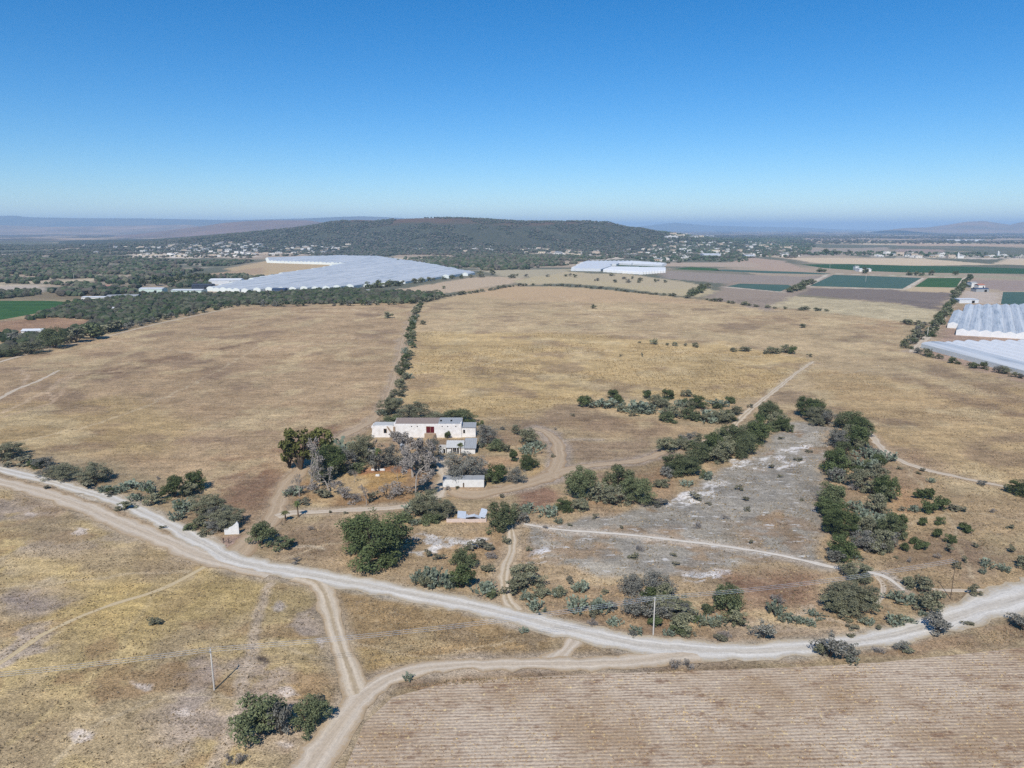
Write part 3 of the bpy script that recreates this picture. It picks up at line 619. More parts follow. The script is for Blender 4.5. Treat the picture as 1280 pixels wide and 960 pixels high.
# ================================================================ far woodland (uncountable) as masses of crowns
def ico(sub):
    bm = bmesh.new(); bmesh.ops.create_icosphere(bm, subdivisions=sub, radius=1.0)
    V = np.array([v.co[:] for v in bm.verts]); F = np.array([[v.index for v in f.verts] for f in bm.faces]); bm.free(); return V, F
k = NT('woodland_leaf'); cc = k.attr('tint'); p = k.pos(); nn = k.noise(p, 0.9, 4, 0.75)
vc = k.n('ShaderNodeVectorMath', operation='SCALE'); k.l(cc.outputs['Color'], vc.inputs[0]); k.l(k.ramp(nn, 0.3, 0.7, 0.55, 1.4), vc.inputs['Scale'])
k.bump(nn, 1.0, 1.0)
M_WOOD = k.col(vc.outputs[0])
def woodland(name, pts, rad, sub, flat=0.75, tints=((74, 80, 58), (88, 90, 70), (62, 72, 50))):
    """pts n x 3 crown bases"""
    V0, F0 = ico(sub); n = len(pts); nv = len(V0)
    J = 1 + RNG.uniform(-0.32, 0.28, (n, nv))
    r = rad * RNG.uniform(0.6, 1.35, n)
    ang_ = RNG.uniform(0, 6.28, n); ca_, sa_ = np.cos(ang_), np.sin(ang_)
    X = V0[None, :, 0] * J; Y = V0[None, :, 1] * J; Z = V0[None, :, 2] * J * flat
    xx = (X * ca_[:, None] - Y * sa_[:, None]) * r[:, None] + pts[:, 0][:, None]
    yy = (X * sa_[:, None] + Y * ca_[:, None]) * r[:, None] + pts[:, 1][:, None]
    zz = np.maximum(Z + 0.55, -0.05) * r[:, None] + pts[:, 2][:, None]
    V = np.stack([xx.ravel(), yy.ravel(), zz.ravel()], 1)
    F = (F0[None] + (np.arange(n) * nv)[:, None, None]).reshape(-1, 3)
    me = mesh_np(name, V, F, M_WOOD)
    tl = np.array([lin(*t) for t in tints]); c = tl[RNG.integers(0, len(tl), n)] * RNG.uniform(0.7, 1.25, n)[:, None] * WOODGAIN
    c = np.repeat(c, nv, 0)
    at = me.attributes.new('tint', 'FLOAT_COLOR', 'POINT'); at.data.foreach_set('color', np.column_stack([c, np.ones(len(c))]).astype(np.float32).ravel())
    return tag(obj(name, me), kind='stuff')
def scatter(px, spacing, keep=1.0, clump=None, gap=None):
    P = Gp(px); lo, hi = P.min(0), P.max(0)
    nx, ny = int((hi[0] - lo[0]) / spacing) + 1, int((hi[1] - lo[1]) / spacing) + 1
    X, Y = np.meshgrid(np.arange(nx), np.arange(ny)); X = lo[0] + (X.ravel() + RNG.uniform(-0.5, 0.5, X.size)) * spacing; Y = lo[1] + (Y.ravel() + RNG.uniform(-0.5, 0.5, Y.size)) * spacing
    s = inside(P, X, Y) & (RNG.uniform(0, 1, X.size) < keep)
    if clump: s &= fbm(X / clump, Y / clump, 123, 3) > (gap or 0.45)
    X, Y = X[s], Y[s]
    return np.stack([X, Y, hill_h(X, Y)], 1)
W1 = [[(30, 402), (62, 391), (96, 378), (130, 377), (175, 369), (262, 369), (340, 368), (400, 364), (440, 363), (480, 366), (520, 367), (555, 370), (520, 379), (440, 380), (330, 381), (290, 381.5), (222, 393), (160, 408), (105, 418), (74, 418), (105, 410), (135, 401), (60, 397)],
      [(-120, 424), (0, 420), (56, 419), (74, 421), (70, 428), (0, 427), (-120, 430)], [(-120, 445), (0, 436), (40, 430), (90, 422), (60, 432), (0, 446), (-120, 470)],
      [(-100, 367), (0, 366), (48, 364), (50, 369), (0, 374), (-100, 378)]]
pts = np.concatenate([scatter(P, 6.6, 0.93) for P in W1])
woodland('woodland', pts, 4.1, 2, 0.8, ((70, 78, 54), (84, 86, 68), (58, 70, 46), (78, 76, 64)))
W2 = [[(-300, 354), (-300, 322), (60, 321), (100, 318), (165, 324), (260, 327), (320, 326.5), (230, 343), (190, 350), (140, 355), (100, 361), (85, 358), (56, 355)],
      [(205, 352), (232, 345), (262, 345), (263, 355), (240, 359), (205, 360)],
      [(590, 339), (480, 325), (540, 322), (640, 318), (770, 322), (715, 331), (660, 337), (640, 337)],
      [(300, 350), (330, 346), (345, 347), (330, 350)], [(62, 366), (100, 359), (170, 354), (206, 353), (200, 358), (150, 363), (100, 371), (80, 371)], [(262, 356), (268, 346), (312, 344), (304, 349), (300, 353)], [(96, 375), (102, 370), (134, 366), (170, 364), (172, 368), (134, 370), (104, 376)]]
pts = np.concatenate([scatter(P, 10.5, 0.92, 70, 0.48) for P in W2])
woodland('woodland', pts, 5.6, 1, 0.7, ((76, 84, 62), (96, 96, 78), (62, 74, 52), (90, 84, 74)))
hx = RNG.uniform(-3300, 1300, 52000); hy = RNG.uniform(2450, 4350, 52000)
b_ = 640 + FOC * hx / (hy * CP + CAM_H * SP); hh = hill_h(hx, hy)
keep = (b_ > -40) & (b_ < 1000) & (fbm(hx / 150, hy / 220, 140, 3) > np.where(hh > 6, 0.37 + 0.10 * sstep(105, 140, hh), 0.49)) & ~((b_ > 150) & (b_ < 440) & (hh < 8) & (hy > 2150) & (RNG.uniform(0, 1, len(hx)) < 0.55)) & ~((b_ > 325) & (b_ < 600) & (hy < 2620))
pts = np.stack([hx, hy, hh], 1)[keep][:26000]
woodland('woodland', pts, 5.2, 1, 0.6, ((72, 78, 62), (86, 87, 74), (62, 70, 54), (94, 87, 78)))
W4 = [[(820, 332), (790, 322), (840, 298), (1000, 297), (1020, 308), (1000, 322), (940, 321), (930, 328), (860, 327)], [(985, 318), (1060, 315), (1280, 318), (1280, 323), (1120, 320), (1060, 319), (1000, 321)]]
pts = np.concatenate([scatter(P, 27, 0.8, 120, 0.44) for P in W4])
woodland('woodland', pts, 6, 1, 0.7, ((72, 84, 62), (88, 92, 74), (60, 74, 54)))
W5 = [[(700, 297), (1500, 289), (1500, 305), (1000, 305), (800, 300)]]
pts = np.concatenate([scatter(P, 60, 0.9, 600, 0.52) for P in W5])
woodland('woodland', pts[:9000], 11, 1, 0.5, ((78, 80, 70), (88, 84, 76), (70, 74, 64)))
# ================================================================ plants: prototypes in a 1 x 1 x 1 box
def leaf_mat(name, c1, c2, c3, rough=0.8):
    k = NT(name); t = k.attr('tint').outputs['Fac']; oi = k.n('ShaderNodeObjectInfo')
    c = k.mix(k.ramp(t, 0.0, 1.0), lin(*c1), lin(*c2))
    c = k.mix(k.math('MULTIPLY', oi.outputs['Random'], 0.65), c, lin(*c3))
    v = k.math('ADD', 0.82, k.math('MULTIPLY', k.math('FRACT', k.math('MULTIPLY', oi.outputs['Random'], 7.31)), 0.36))
    vc = k.n('ShaderNodeVectorMath', operation='SCALE'); k.l(c, vc.inputs[0]); k.l(k.math('MULTIPLY', v, LEAFGAIN), vc.inputs['Scale'])
    k.b.inputs['Roughness'].default_value = rough
    return k.col(vc.outputs[0])
L_MESQ = leaf_mat('mesquite_leaf', (80, 82, 60), (146, 144, 114), (110, 109, 90))
L_GREY = leaf_mat('grey_thorn_leaf', (84, 83, 74), (138, 136, 124), (110, 108, 101))
L_DARK = leaf_mat('evergreen_leaf', (46, 58, 33), (102, 112, 72), (82, 90, 58))
L_OAK = leaf_mat('broad_leaf', (60, 68, 44), (120, 126, 90), (95, 100, 73))
L_OLIVE = leaf_mat('olive_leaf', (78, 80, 40), (106, 104, 58), (90, 92, 52))
L_SHRUB = leaf_mat('shrub_leaf', (98, 98, 76), (126, 122, 98), (112, 106, 92))
L_PAD = leaf_mat('cactus_pad', (88, 98, 82), (132, 140, 122), (106, 112, 94), 0.6)
L_DRY = leaf_mat('dry_twig', (116, 109, 101), (150, 143, 134), (134, 127, 120))
L_PALM = leaf_mat('palm_frond', (60, 72, 40), (92, 98, 58), (88, 84, 54), 0.5)
B_BARK = worn('bark', (92, 80, 68), 0.35, 6.0, objspace=True)
B_PALE = worn('pale_bark', (168, 158, 146), 0.25, 6.0, objspace=True)
B_PALM = worn('palm_bark', (120, 100, 80), 0.35, 9.0, objspace=True)
def leaf_cards(name, puffs, n, leaf, mat, rs, outward=0.55, aspect=0.75):
    P = np.array(puffs); vol = P[:, 3] ** 2; idx = rs.choice(len(P), n, p=vol / vol.sum())
    d = rs.normal(size=(n, 3)); d /= np.linalg.norm(d, axis=1)[:, None]
    r = rs.uniform(0.25, 1.0, n) ** 0.5
    c = P[idx, :3] + d * r[:, None] * np.stack([P[idx, 3], P[idx, 3], P[idx, 4]], 1)
    c[:, 2] = np.maximum(c[:, 2], 0.01)
    nrm = d * outward + rs.normal(size=(n, 3)) * 0.45 + np.array([0, 0, 0.2]); nrm /= np.linalg.norm(nrm, axis=1)[:, None]
    a = np.cross(nrm, rs.normal(size=(n, 3))); a /= np.linalg.norm(a, axis=1)[:, None]; b = np.cross(nrm, a)
    s = leaf * rs.uniform(0.6, 1.3, n)[:, None]
    bend = nrm * s * 0.25
    V = np.stack([c - a * s * 0.5 - b * s * 0.5 * aspect, c + a * s * 0.55 - b * s * 0.3 * aspect + bend, c + a * s * 0.45 + b * s * 0.5 * aspect, c - a * s * 0.5 + b * s * 0.4 * aspect + bend], 1).reshape(-1, 3)
    me = mesh_np(name, V, np.arange(4 * n).reshape(n, 4), mat)
    t = np.clip(0.5 + 0.24 * rs.normal(size=n) + 0.75 * (_hash(idx, idx * 3, 4) - 0.5), 0, 1)
    at = me.attributes.new('tint', 'FLOAT', 'FACE'); at.data.foreach_set('value', t.astype(np.float32)); return me
def stems(puffs, rs, mat, base_r=0.022, n=5, lean=0.0):
    m = MB(); ix = rs.choice(len(puffs), min(n, len(puffs)), replace=False)
    for i in ix:
        p = puffs[i]; b = (rs.uniform(-.03, .03), rs.uniform(-.03, .03), -0.02)
        mid = (p[0] * 0.35 + rs.uniform(-.05, .05), p[1] * 0.35 + rs.uniform(-.05, .05), p[2] * 0.5)
        m.tube([b, mid, (p[0], p[1], p[2])], [base_r, base_r * 0.65, base_r * 0.2], 5)
        for _ in range(2):
            q = (p[0] + rs.uniform(-.14, .14), p[1] + rs.uniform(-.14, .14), p[2] + rs.uniform(-.02, .1)); m.tube([mid, q], [base_r * 0.5, base_r * 0.12], 4)
    return m.mesh('trunk', mat)
def dome_puffs(rs, n, r0, zlo=0.25, zhi=0.86, pr=(0.12, 0.2), flat=0.85, pw=0.6):
    out = []; f1, f2, f3 = rs.uniform(0, 6.28, 3)
    for _ in range(n):
        t = rs.uniform(0, 6.283); r = r0 * rs.uniform(0, 1) ** pw * (1 + (0.10 if n > 100 else 0.2) * math.sin(2 * t + f1) + 0.16 * math.sin(3 * t + f2) + 0.1 * math.sin(5 * t + f3))
        zt = zlo + (zhi - zlo) * math.sqrt(max(0, 1 - (r / (r0 * 1.3)) ** 2)); zt *= 1 + 0.14 * math.sin(2 * t + f3) * r / r0 + 0.12 * math.sin(4 * t + f1) * r / r0; zb = 0.10; z = zb + (zt - zb) * (rs.uniform(0.5, 1.0) if rs.uniform() < 0.62 else rs.uniform(0.0, 0.6)); q = rs.uniform(*pr)
        out.append((r * math.cos(t), r * math.sin(t), z, q, q * flat))
    return out
PROTO = {}
def add_proto(key, parts): PROTO.setdefault(key, []).append(parts)
for v in range(4):
    rs = np.random.RandomState(100 + v)
    for size, (np_, nl, lf) in {'s': (12, 300, 0.11), 'm': (30, 1050, 0.06), 'l': (66, 3600, 0.032), 'x': (130, 9500, 0.0195)}.items():
        pr = {'s': (0.1, 0.24), 'm': (0.06, 0.18), 'l': (0.045, 0.135), 'x': (0.035, 0.11)}[size]
        pf = dome_puffs(rs, np_, 0.37, 0.24, 0.82, pr, 0.75)
        add_proto('mesquite_' + size, [('crown', leaf_cards('crown', pf, nl, lf, L_MESQ, rs)), ('trunk', stems(pf, rs, B_BARK, 0.02, 6))])
        pf = dome_puffs(rs, np_, 0.36, 0.24, 0.82, pr, 0.75)
        add_proto('thorn_' + size, [('crown', leaf_cards('crown', pf, int(nl * 0.8), lf * 0.9, L_GREY, rs, 0.4)), ('trunk', stems(pf, rs, B_BARK, 0.02, 7))])
        pf = dome_puffs(rs, int(np_ * 1.1), 0.35, 0.2, 0.8, pr, 0.95)
        add_proto('oak_' + size, [('crown', leaf_cards('crown', pf, int(nl * 1.15), lf, L_OAK, rs, 0.7)), ('trunk', stems(pf, rs, B_BARK, 0.024, 4))])
        pf = dome_puffs(rs, int(np_ * 1.2), 0.35, 0.14, 0.82, pr, 1.0, 0.55)
        add_proto('dark_' + size, [('crown', leaf_cards('crown', pf, int(nl * 1.3), lf, L_DARK, rs, 0.75)), ('trunk', stems(pf, rs, B_BARK, 0.024, 4))])
    # tall olive-green tree with open top
    pf = [(0.30 * math.cos(t) * q, 0.30 * math.sin(t) * q, z, s_, s_ * 0.8) for t, q, z, s_ in zip(rs.uniform(0, 6.3, 26), rs.uniform(0.2, 1.2, 26), rs.uniform(0.3, 0.92, 26), rs.uniform(0.07, 0.14, 26))]
    add_proto('olive', [('crown', leaf_cards('crown', pf, 1300, 0.055, L_OLIVE, rs, 0.5)), ('trunk', stems(pf, rs, B_BARK, 0.028, 9))])
    pf = dome_puffs(rs, 8, 0.34, 0.15, 0.75, (0.14, 0.22), 0.8)
    add_proto('shrub', [('crown', leaf_cards('crown', pf, 210, 0.11, L_SHRUB, rs, 0.35)), ('stem', stems(pf, rs, B_BARK, 0.02, 6))])
    pf = dome_puffs(rs, 7, 0.34, 0.15, 0.75, (0.14, 0.22), 0.8)
    add_proto('twiggy', [('crown', leaf_cards('crown', pf, 300, 0.09, L_DRY, rs, 0.2, 0.22)), ('stem', stems(pf, rs, B_BARK, 0.02, 8))])
    # prickly pear: chains of oval pads
    m = MB(); tint = []
    def pad(c, up, side, L, Wd):
        nrm = up.cross(side).normalized(); n0 = len(m.V); ring = []
        for j in range(8):
            a = j * math.pi / 4; q = c + up * (L * 0.5 * math.sin(a) + L * 0.5) + side * (Wd * 0.5 * math.cos(a) * (1 + 0.18 * math.sin(a))); m.V.append(tuple(q))
        cc_ = c + up * L * 0.5; m.V += [tuple(cc_ + nrm * Wd * 0.14), tuple(cc_ - nrm * Wd * 0.14)]
        tv = rs.uniform(0.1, 1)
        for j in range(8):
            m.F.append((n0 + j, n0 + (j + 1) % 8, n0 + 8)); m.F.append((n0 + (j + 1) % 8, n0 + j, n0 + 9)); m.M += [0, 0]; tint.extend([tv, tv])
    for s_ in range(24):
        t = rs.uniform(0, 6.28); r = 0.34 * rs.uniform(0, 1) ** 0.5; base = Vector((r * math.cos(t), r * math.sin(t), 0)); tot = rs.uniform(0.6, 1.0) * (1 - 0.35 * (r / 0.34) ** 2)
        lv = [(base, Vector((0.25 * math.cos(t), 0.25 * math.sin(t), 1)).normalized())]
        for lev in range(5):
            nx_ = []
            for c0, u0 in lv:
                for _ in range(1 if lev == 0 else rs.randint(1, 3)):
                    u = (u0 + Vector(rs.normal(size=3) * 0.42)); u.z = abs(u.z) + 0.25; u.normalize(); sd_ = u.cross(Vector(rs.normal(size=3))).normalized()
                    L = tot * 0.18 * rs.uniform(0.8, 1.15); pad(c0, u, sd_, L, L * 0.72); nx_.append((c0 + u * L * 0.95, u))
            lv = nx_[:5]
    me = m.mesh('pads', L_PAD); at = me.attributes.new('tint', 'FLOAT', 'FACE'); at.data.foreach_set('value', np.array(tint, np.float32))
    st = MB()
    for _ in range(4):
        t = rs.uniform(0, 6.28); st.tube([(0.1 * math.cos(t), 0.1 * math.sin(t), -0.02), (0.2 * math.cos(t), 0.2 * math.sin(t), 0.3)], [0.03, 0.02], 5)
    add_proto('nopal', [('pads', me), ('stem', st.mesh('stem', B_BARK))])
    # leafless tree
    def bare(slim, twn, mat):
        tr, br, tw = MB(), MB(), []
        def grow(p, d, L, r, lev):
            q = p + d * L * 0.5 + Vector(rs.normal(size=3)) * L * 0.05; e = q + (d + Vector(rs.normal(size=3)) * 0.15).normalized() * L * 0.5
            (tr if lev == 0 else br).tube([p, q, e], [r, r * 0.8, r * 0.6], 6 if lev == 0 else 4)
            if lev >= 3: tw.append(e); return
            for _ in range(4 if lev == 0 else 3):
                nd = (d * (1.0 if slim else 0.75) + Vector(rs.normal(size=3)) * (0.38 if slim else 0.55)); nd.z += 0.15; grow(e if rs.uniform() < 0.6 else q, nd.normalized(), L * rs.uniform(0.55, 0.78), r * 0.55, lev + 1)
        grow(Vector((0, 0, -0.02)), Vector((0, 0, 1)), 0.36, 0.022, 0)
        V = np.array(br.V); mx = max(abs(V[:, 0]).max(), abs(V[:, 1]).max()); s_ = 0.5 / mx; z_ = 0.98 / V[:, 2].max()
        for mb in (tr, br): mb.V = [(x * s_, y * s_, z * z_) for x, y, z in mb.V]
        pf = [(e.x * s_, e.y * s_, e.z * z_, 0.07, 0.07) for e in tw]
        return [('trunk', tr.mesh('trunk', mat)), ('branches', br.mesh('branches', mat)), ('twigs', leaf_cards('twigs', pf, twn, 0.07, L_DRY, rs, 0.1, 0.10))]
    add_proto('bare', bare(False, 700, B_PALE)); add_proto('slim', bare(True, 260, B_PALE)); add_proto('grey', bare(False, 2600, B_PALE))
    # palm
    tr = MB(); lean = rs.uniform(-.06, .06); tr.tube([(0, 0, -0.02), (lean * .4, 0, .35), (lean, 0, .78)], [0.07, 0.055, 0.05], 8)
    fr = MB(); top = Vector((lean, 0, 0.78))
    for j in range(24):
        t = j * 2.4 + rs.uniform(-.2, .2); el = rs.uniform(-0.6, 1.25); d = Vector((math.cos(t) * math.cos(el), math.sin(t) * math.cos(el), 0.42 * math.sin(el))); sd_ = Vector((-math.sin(t), math.cos(t), 0)); pr_ = []
        for q in range(5):
            u = q / 4; c = top + d * 0.42 * u + Vector((0, 0, -0.14 * u * u)); wd = 0.075 * math.sin(math.pi * (0.12 + 0.83 * u)); pr_.append((c + sd_ * wd + Vector((0, 0, -wd * .4)), c, c - sd_ * wd + Vector((0, 0, -wd * .4))))
        for q in range(4):
            for z in range(2): fr.poly([pr_[q][z], pr_[q][z + 1], pr_[q + 1][z + 1], pr_[q + 1][z]])
    fm = fr.mesh('fronds', L_PALM); at = fm.attributes.new('tint', 'FLOAT', 'FACE'); at.data.foreach_set('value', rs.uniform(0, 1, len(fm.polygons)).astype(np.float32))
    add_proto('palm', [('trunk', tr.mesh('trunk', B_PALM)), ('fronds', fm)])
KIND = {'mesquite': ('mesquite_tree', 'tree', ['grey-green feathery mesquite', 'spreading grey-green mesquite', 'dull green mesquite']),
        'thorn': ('thorn_tree', 'tree', ['brownish grey thorn tree', 'grey twiggy thorn tree']),
        'oak': ('leafy_tree', 'tree', ['mid green leafy tree', 'full green leafy tree']),
        'dark': ('evergreen_tree', 'tree', ['dark green dense tree', 'deep green rounded tree']),
        'olive': ('olive_green_tree', 'tree', ['tall olive-green tree']),
        'shrub': ('scrub_bush', 'bush', ['low pale scrub bush']),
        'twiggy': ('dry_bush', 'bush', ['dry twiggy bush']),
        'nopal': ('prickly_pear', 'cactus', ['pale prickly pear clump', 'grey-green prickly pear cactus']),
        'bare': ('leafless_tree', 'tree', ['pale leafless tree']), 'slim': ('leafless_tree', 'tree', ['slender leafless white-trunked tree']),
        'grey': ('leafless_tree', 'tree', ['big grey twiggy leafless tree']), 'palm': ('palm_tree', 'palm', ['small fan of palm fronds on trunk'])}
ORD = ['first', 'second', 'third', 'fourth', 'fifth', 'sixth', 'seventh', 'eighth', 'ninth', 'tenth', 'eleventh', 'twelfth', 'thirteenth', 'fourteenth', 'fifteenth', 'sixteenth', 'seventeenth', 'eighteenth', 'nineteenth', 'twentieth']
ORD += ['twenty-' + q for q in ORD[:9]] + ['thirtieth'] + ['thirty-' + q for q in ORD[:9]] + ['fortieth'] + ['forty-' + q for q in ORD[:9]] + ['fiftieth']
ORD += ['fifty-' + q for q in ORD[:9]] + ['sixtieth'] + ['sixty-' + q for q in ORD[:9]] + ['seventieth'] + ['seventy-' + q for q in ORD[:9]] + ['eightieth']
cnt = [0]
def plant(kind, x, y, wd, h, label, group=None, z=0.0):
    cnt[0] += 1; wl_ = label.split()
    while len(wl_) > 16: wl_ = wl_[1:]
    label = ' '.join(wl_); key = kind
    if kind in ('mesquite', 'thorn', 'oak', 'dark'):
        key = kind + ('_s' if wd < 3.6 or y > 600 else '_m' if wd < 9 else '_l' if wd < 15 else '_x')
    pr = PROTO[key]; pr = pr[cnt[0] * 7 % len(pr)]
    name, cat, _ = KIND[kind]
    t = thing(name, label, cat, (x, y, z), random.uniform(0, 6.28), group, (wd, wd, h))
    for pn_, me in pr: link(bpy.data.objects.new(pn_, me), t)
    return t
def from_box(cx, yt, yb, wpx):
    d0 = CAM_H / math.tan(ang(yb)); rw = wpx / 2 * mpp(d0); d = d0 + 0.72 * rw
    h = top_h(d, yt); wd = wpx * mpp(d); h = min(max(h, 0.42 * wd), 1.7 * wd) * 1.06; wd *= 1.2
    return (cx - 640) * mpp(d), d, wd, h
def zone(phrase, start, sx, sy, group, items, fill=0.0, grow=1.0):
    """items: kind, centre, top, bottom, width [, own label]; ordinals count from the named start"""
    rows = []; rr = random.Random(len(items))
    for it in list(items):
        if rr.random() < fill and it[0] in ('mesquite', 'oak', 'dark', 'nopal', 'thorn'):
            f = rr.uniform(0.55, 0.85); q = it[4] * f; dx = rr.uniform(-.5, .5) * it[4]; dy = rr.uniform(-.25, .3) * (it[3] - it[2])
            items.append((rr.choice(['oak', 'mesquite', 'mesquite', 'dark', 'thorn']), it[1] + dx, it[3] + dy - (it[3] - it[2]) * f, it[3] + dy, q))
    for it in items:
        x, y, wd, h = from_box(*it[1:5]); wd *= grow; h *= grow
        if it[0] in ('palm',): wd = max(wd, 2.5)
        rows.append([it[0], x, y, wd, h, it[5] if len(it) > 5 else None, it])
    s0 = G(sx, sy); by = {}
    for r in rows:
        sz = 0 if r[3] < 4 else 1 if r[3] < 7.5 else 2
        r.append(['small', 'medium', 'large'][sz]); by.setdefault(r[0], []).append(r)
    for kd, L in by.items():
        L.sort(key=lambda r: (r[1] - s0[0]) ** 2 + (r[2] - s0[1]) ** 2)
        for i, r in enumerate(L):
            look = KIND[kd][2][0]; szw = '' if look.split()[0] in ('low', 'big', 'small', 'tall') else {'small': 'small ', 'medium': '', 'large': 'large '}[r[7]]
            tail = f'{look} {phrase}' + (f', {ORD[i]} from {start}' if len(L) > 1 else '')
            if len((szw + tail).split()) <= 16: tail = szw + tail
            plant(kd, r[1], r[2], r[3], r[4], r[5] or tail, group)
M, TH, O, D, N, S, TW = 'mesquite', 'thorn', 'oak', 'dark', 'nopal', 'shrub', 'twiggy'
zone('on the roadside bank', 'the white gateway', 290, 665, 'roadside bank plants before the gateway', [
    (M, 10, 552, 576, 42), (S, 26, 567, 584, 30), (TH, 54, 573, 587, 30), (M, 80, 580, 603, 44), (M, 118, 577, 608, 42), (S, 108, 596, 612, 22), (N, 132, 602, 617, 18), (N, 160, 598, 614, 28), (N, 150, 606, 617, 16), (N, 170, 612, 627, 17), (N, 184, 597, 615, 14), (N, 190, 604, 618, 9),
    (M, 157, 626, 639, 20), (M, 192, 616, 634, 21), (D, 219, 593, 626, 33), (D, 243, 587, 617, 31), (N, 230, 619, 641, 24), (N, 222, 636, 651, 18), (M, 262, 616, 650, 46), (M, 285, 634, 664, 46), (TH, 268, 632, 654, 30), (N, 280, 641, 656, 18), (M, 250, 645, 663, 26), (S, 258, 660, 671, 16), (S, 203, 656, 662, 8), (S, 60, 606, 612, 10), (TW, 198, 594, 600, 8), (S, 140, 612, 621, 12), (S, 178, 600, 612, 14), (S, 236, 598, 612, 12)], 0.4)
zone('between gateway and drive', 'the white gateway', 290, 665, 'bushes between gateway and drive', [
    (O, 327, 650, 687, 38), (O, 356, 671, 690, 25), (TW, 370, 696, 706, 15), (S, 345, 674, 684, 10), (S, 412, 638, 642, 6), (S, 432, 638, 643, 6), (TW, 388, 655, 664, 8)])
zone('behind the long farmhouse', 'its red door', 540, 540, 'trees behind the farmhouse', [
    (M, 488, 497, 520, 30), (N, 480, 508, 520, 16), (N, 497, 494, 506, 14), (M, 518, 501, 531, 46), (O, 494, 518, 536, 34), (M, 546, 514, 531, 34), (O, 572, 516, 531, 44), (D, 588, 523, 533, 16), (TH, 478, 524, 540, 20)])
zone('in the dry farm garden', 'its red door', 540, 546, 'garden trees before the farmhouse', [
    ('olive', 376, 536, 592, 44), ('olive', 402, 538, 588, 40), ('olive', 362, 555, 588, 22), (D, 412, 550, 600, 40), (M, 408, 575, 602, 36), (N, 438, 544, 574, 38), (M, 453, 539, 584, 36), (TH, 432, 560, 592, 34), (O, 446, 577, 592, 22),
    ('bare', 389, 554, 613, 40), ('slim', 374, 568, 623, 16), ('bare', 412, 586, 620, 34), (N, 366, 606, 621, 20), ('slim', 458, 592, 634, 16), ('twiggy', 502, 596, 622, 30), (TH, 488, 552, 585, 36), (TH, 470, 560, 590, 20), ('grey', 516, 548, 602, 46), ('grey', 520, 568, 626, 40), (TH, 542, 546, 580, 26), (TH, 530, 556, 590, 34), (S, 402, 612, 626, 26), (TW, 430, 606, 626, 26), (S, 380, 620, 632, 18), (TW, 445, 616, 630, 26), (S, 466, 612, 628, 16), (D, 560, 538, 549, 9), ('slim', 497, 556, 602, 12), (TW, 484, 600, 626, 20), ('slim', 443, 580, 604, 9)], 0.35)
for cx, yb, yt, lab in ((373, 646, 622, 'palm with a bare dark trunk beside the farm drive'), (357, 651, 636, 'shorter palm by the bend of the farm drive'), (473, 588, 545, 'tall thin palm before the ruined farm wall'), (576, 573, 549, 'palm in front of the small white house'), (603, 550, 519, 'palm rising behind the small white house')):
    x, y = G(cx, yb); plant('palm', x, y, 4.2, min(12, top_h(y, yt)), lab)
zone('by the farmyard', 'the small white house', 575, 560, 'trees around the farmyard', [
    (TH, 581, 565, 606, 66), (D, 622, 576, 606, 26), (O, 612, 590, 606, 30), (TH, 645, 581, 606, 26), (TH, 610, 528, 560, 36), (O, 622, 548, 566, 24), (TH, 628, 533, 538, 9), (N, 600, 549, 560, 12), (M, 660, 533, 557, 28), (M, 646, 530, 544, 14), (N, 661, 549, 569, 22), (N, 673, 545, 562, 13), (D, 661, 567, 588, 26), (D, 641, 560, 578, 13), (S, 692, 566, 572, 7), (TW, 694, 533, 538, 5), (S, 628, 616, 623, 8), (TW, 560, 606, 614, 10), (S, 572, 606, 612, 8), (M, 632, 553, 566, 14)])
zone('below the farmhouse drive', 'the tin ruin', 580, 645, 'trees below the drive', [
    (M, 532, 611, 652, 46), (O, 505, 638, 657, 24), (M, 556, 624, 650, 34), (O, 628, 624, 666, 44), (O, 540, 640, 657, 32), (N, 520, 618, 645, 26), (N, 520, 646, 657, 14),
    (D, 470, 636, 712, 96, 'largest dark green tree, standing alone between farm drive and white road'), (D, 484, 690, 714, 24, 'dark green bush under the largest lone tree'), (N, 440, 680, 694, 14)])
zone('in the thicket above the road', 'the two-wheel track', 638, 715, 'thicket above the white road', [
    (N, 528, 704, 732, 24), (N, 546, 706, 736, 28), (O, 580, 682, 714, 34), (D, 578, 704, 741, 32), (N, 562, 712, 738, 20), (N, 606, 720, 746, 26), (S, 548, 690, 702, 14), (S, 534, 686, 698, 12), (S, 610, 704, 716, 20), (M, 657, 703, 739, 42), (S, 634, 668, 680, 14), (S, 600, 675, 690, 30), (TW, 613, 690, 700, 20)], 0.4)
zone('in the pasture cactus thicket', 'the diagonal track', 935, 515, 'cactus thicket on the pasture', [
    (D, 729, 493, 510, 15), (S, 739, 504, 510, 9), (N, 755, 494, 511, 24), (D, 766, 486, 500, 15), (D, 772, 492, 505, 12), (M, 778, 504, 516, 16), (N, 792, 497, 517, 26), (D, 808, 486, 499, 11), (N, 809, 498, 518, 26), (M, 820, 493, 508, 20), (D, 835, 486, 500, 18), (M, 830, 498, 512, 20), (M, 859, 487, 497, 14), (D, 873, 494, 512, 20), (M, 842, 506, 524, 26), (O, 862, 508, 526, 26), (N, 832, 510, 520, 14), (N, 897, 496, 509, 20), (D, 912, 495, 505, 13), (N, 886, 508, 527, 22), (M, 904, 511, 530, 28), (M, 919, 507, 520, 16), (N, 852, 498, 510, 16), (S, 938, 503, 510, 8), (N, 887, 516, 530, 20), (N, 800, 506, 518, 16), (S, 716, 516, 521, 6)], 0.75, 1.05)
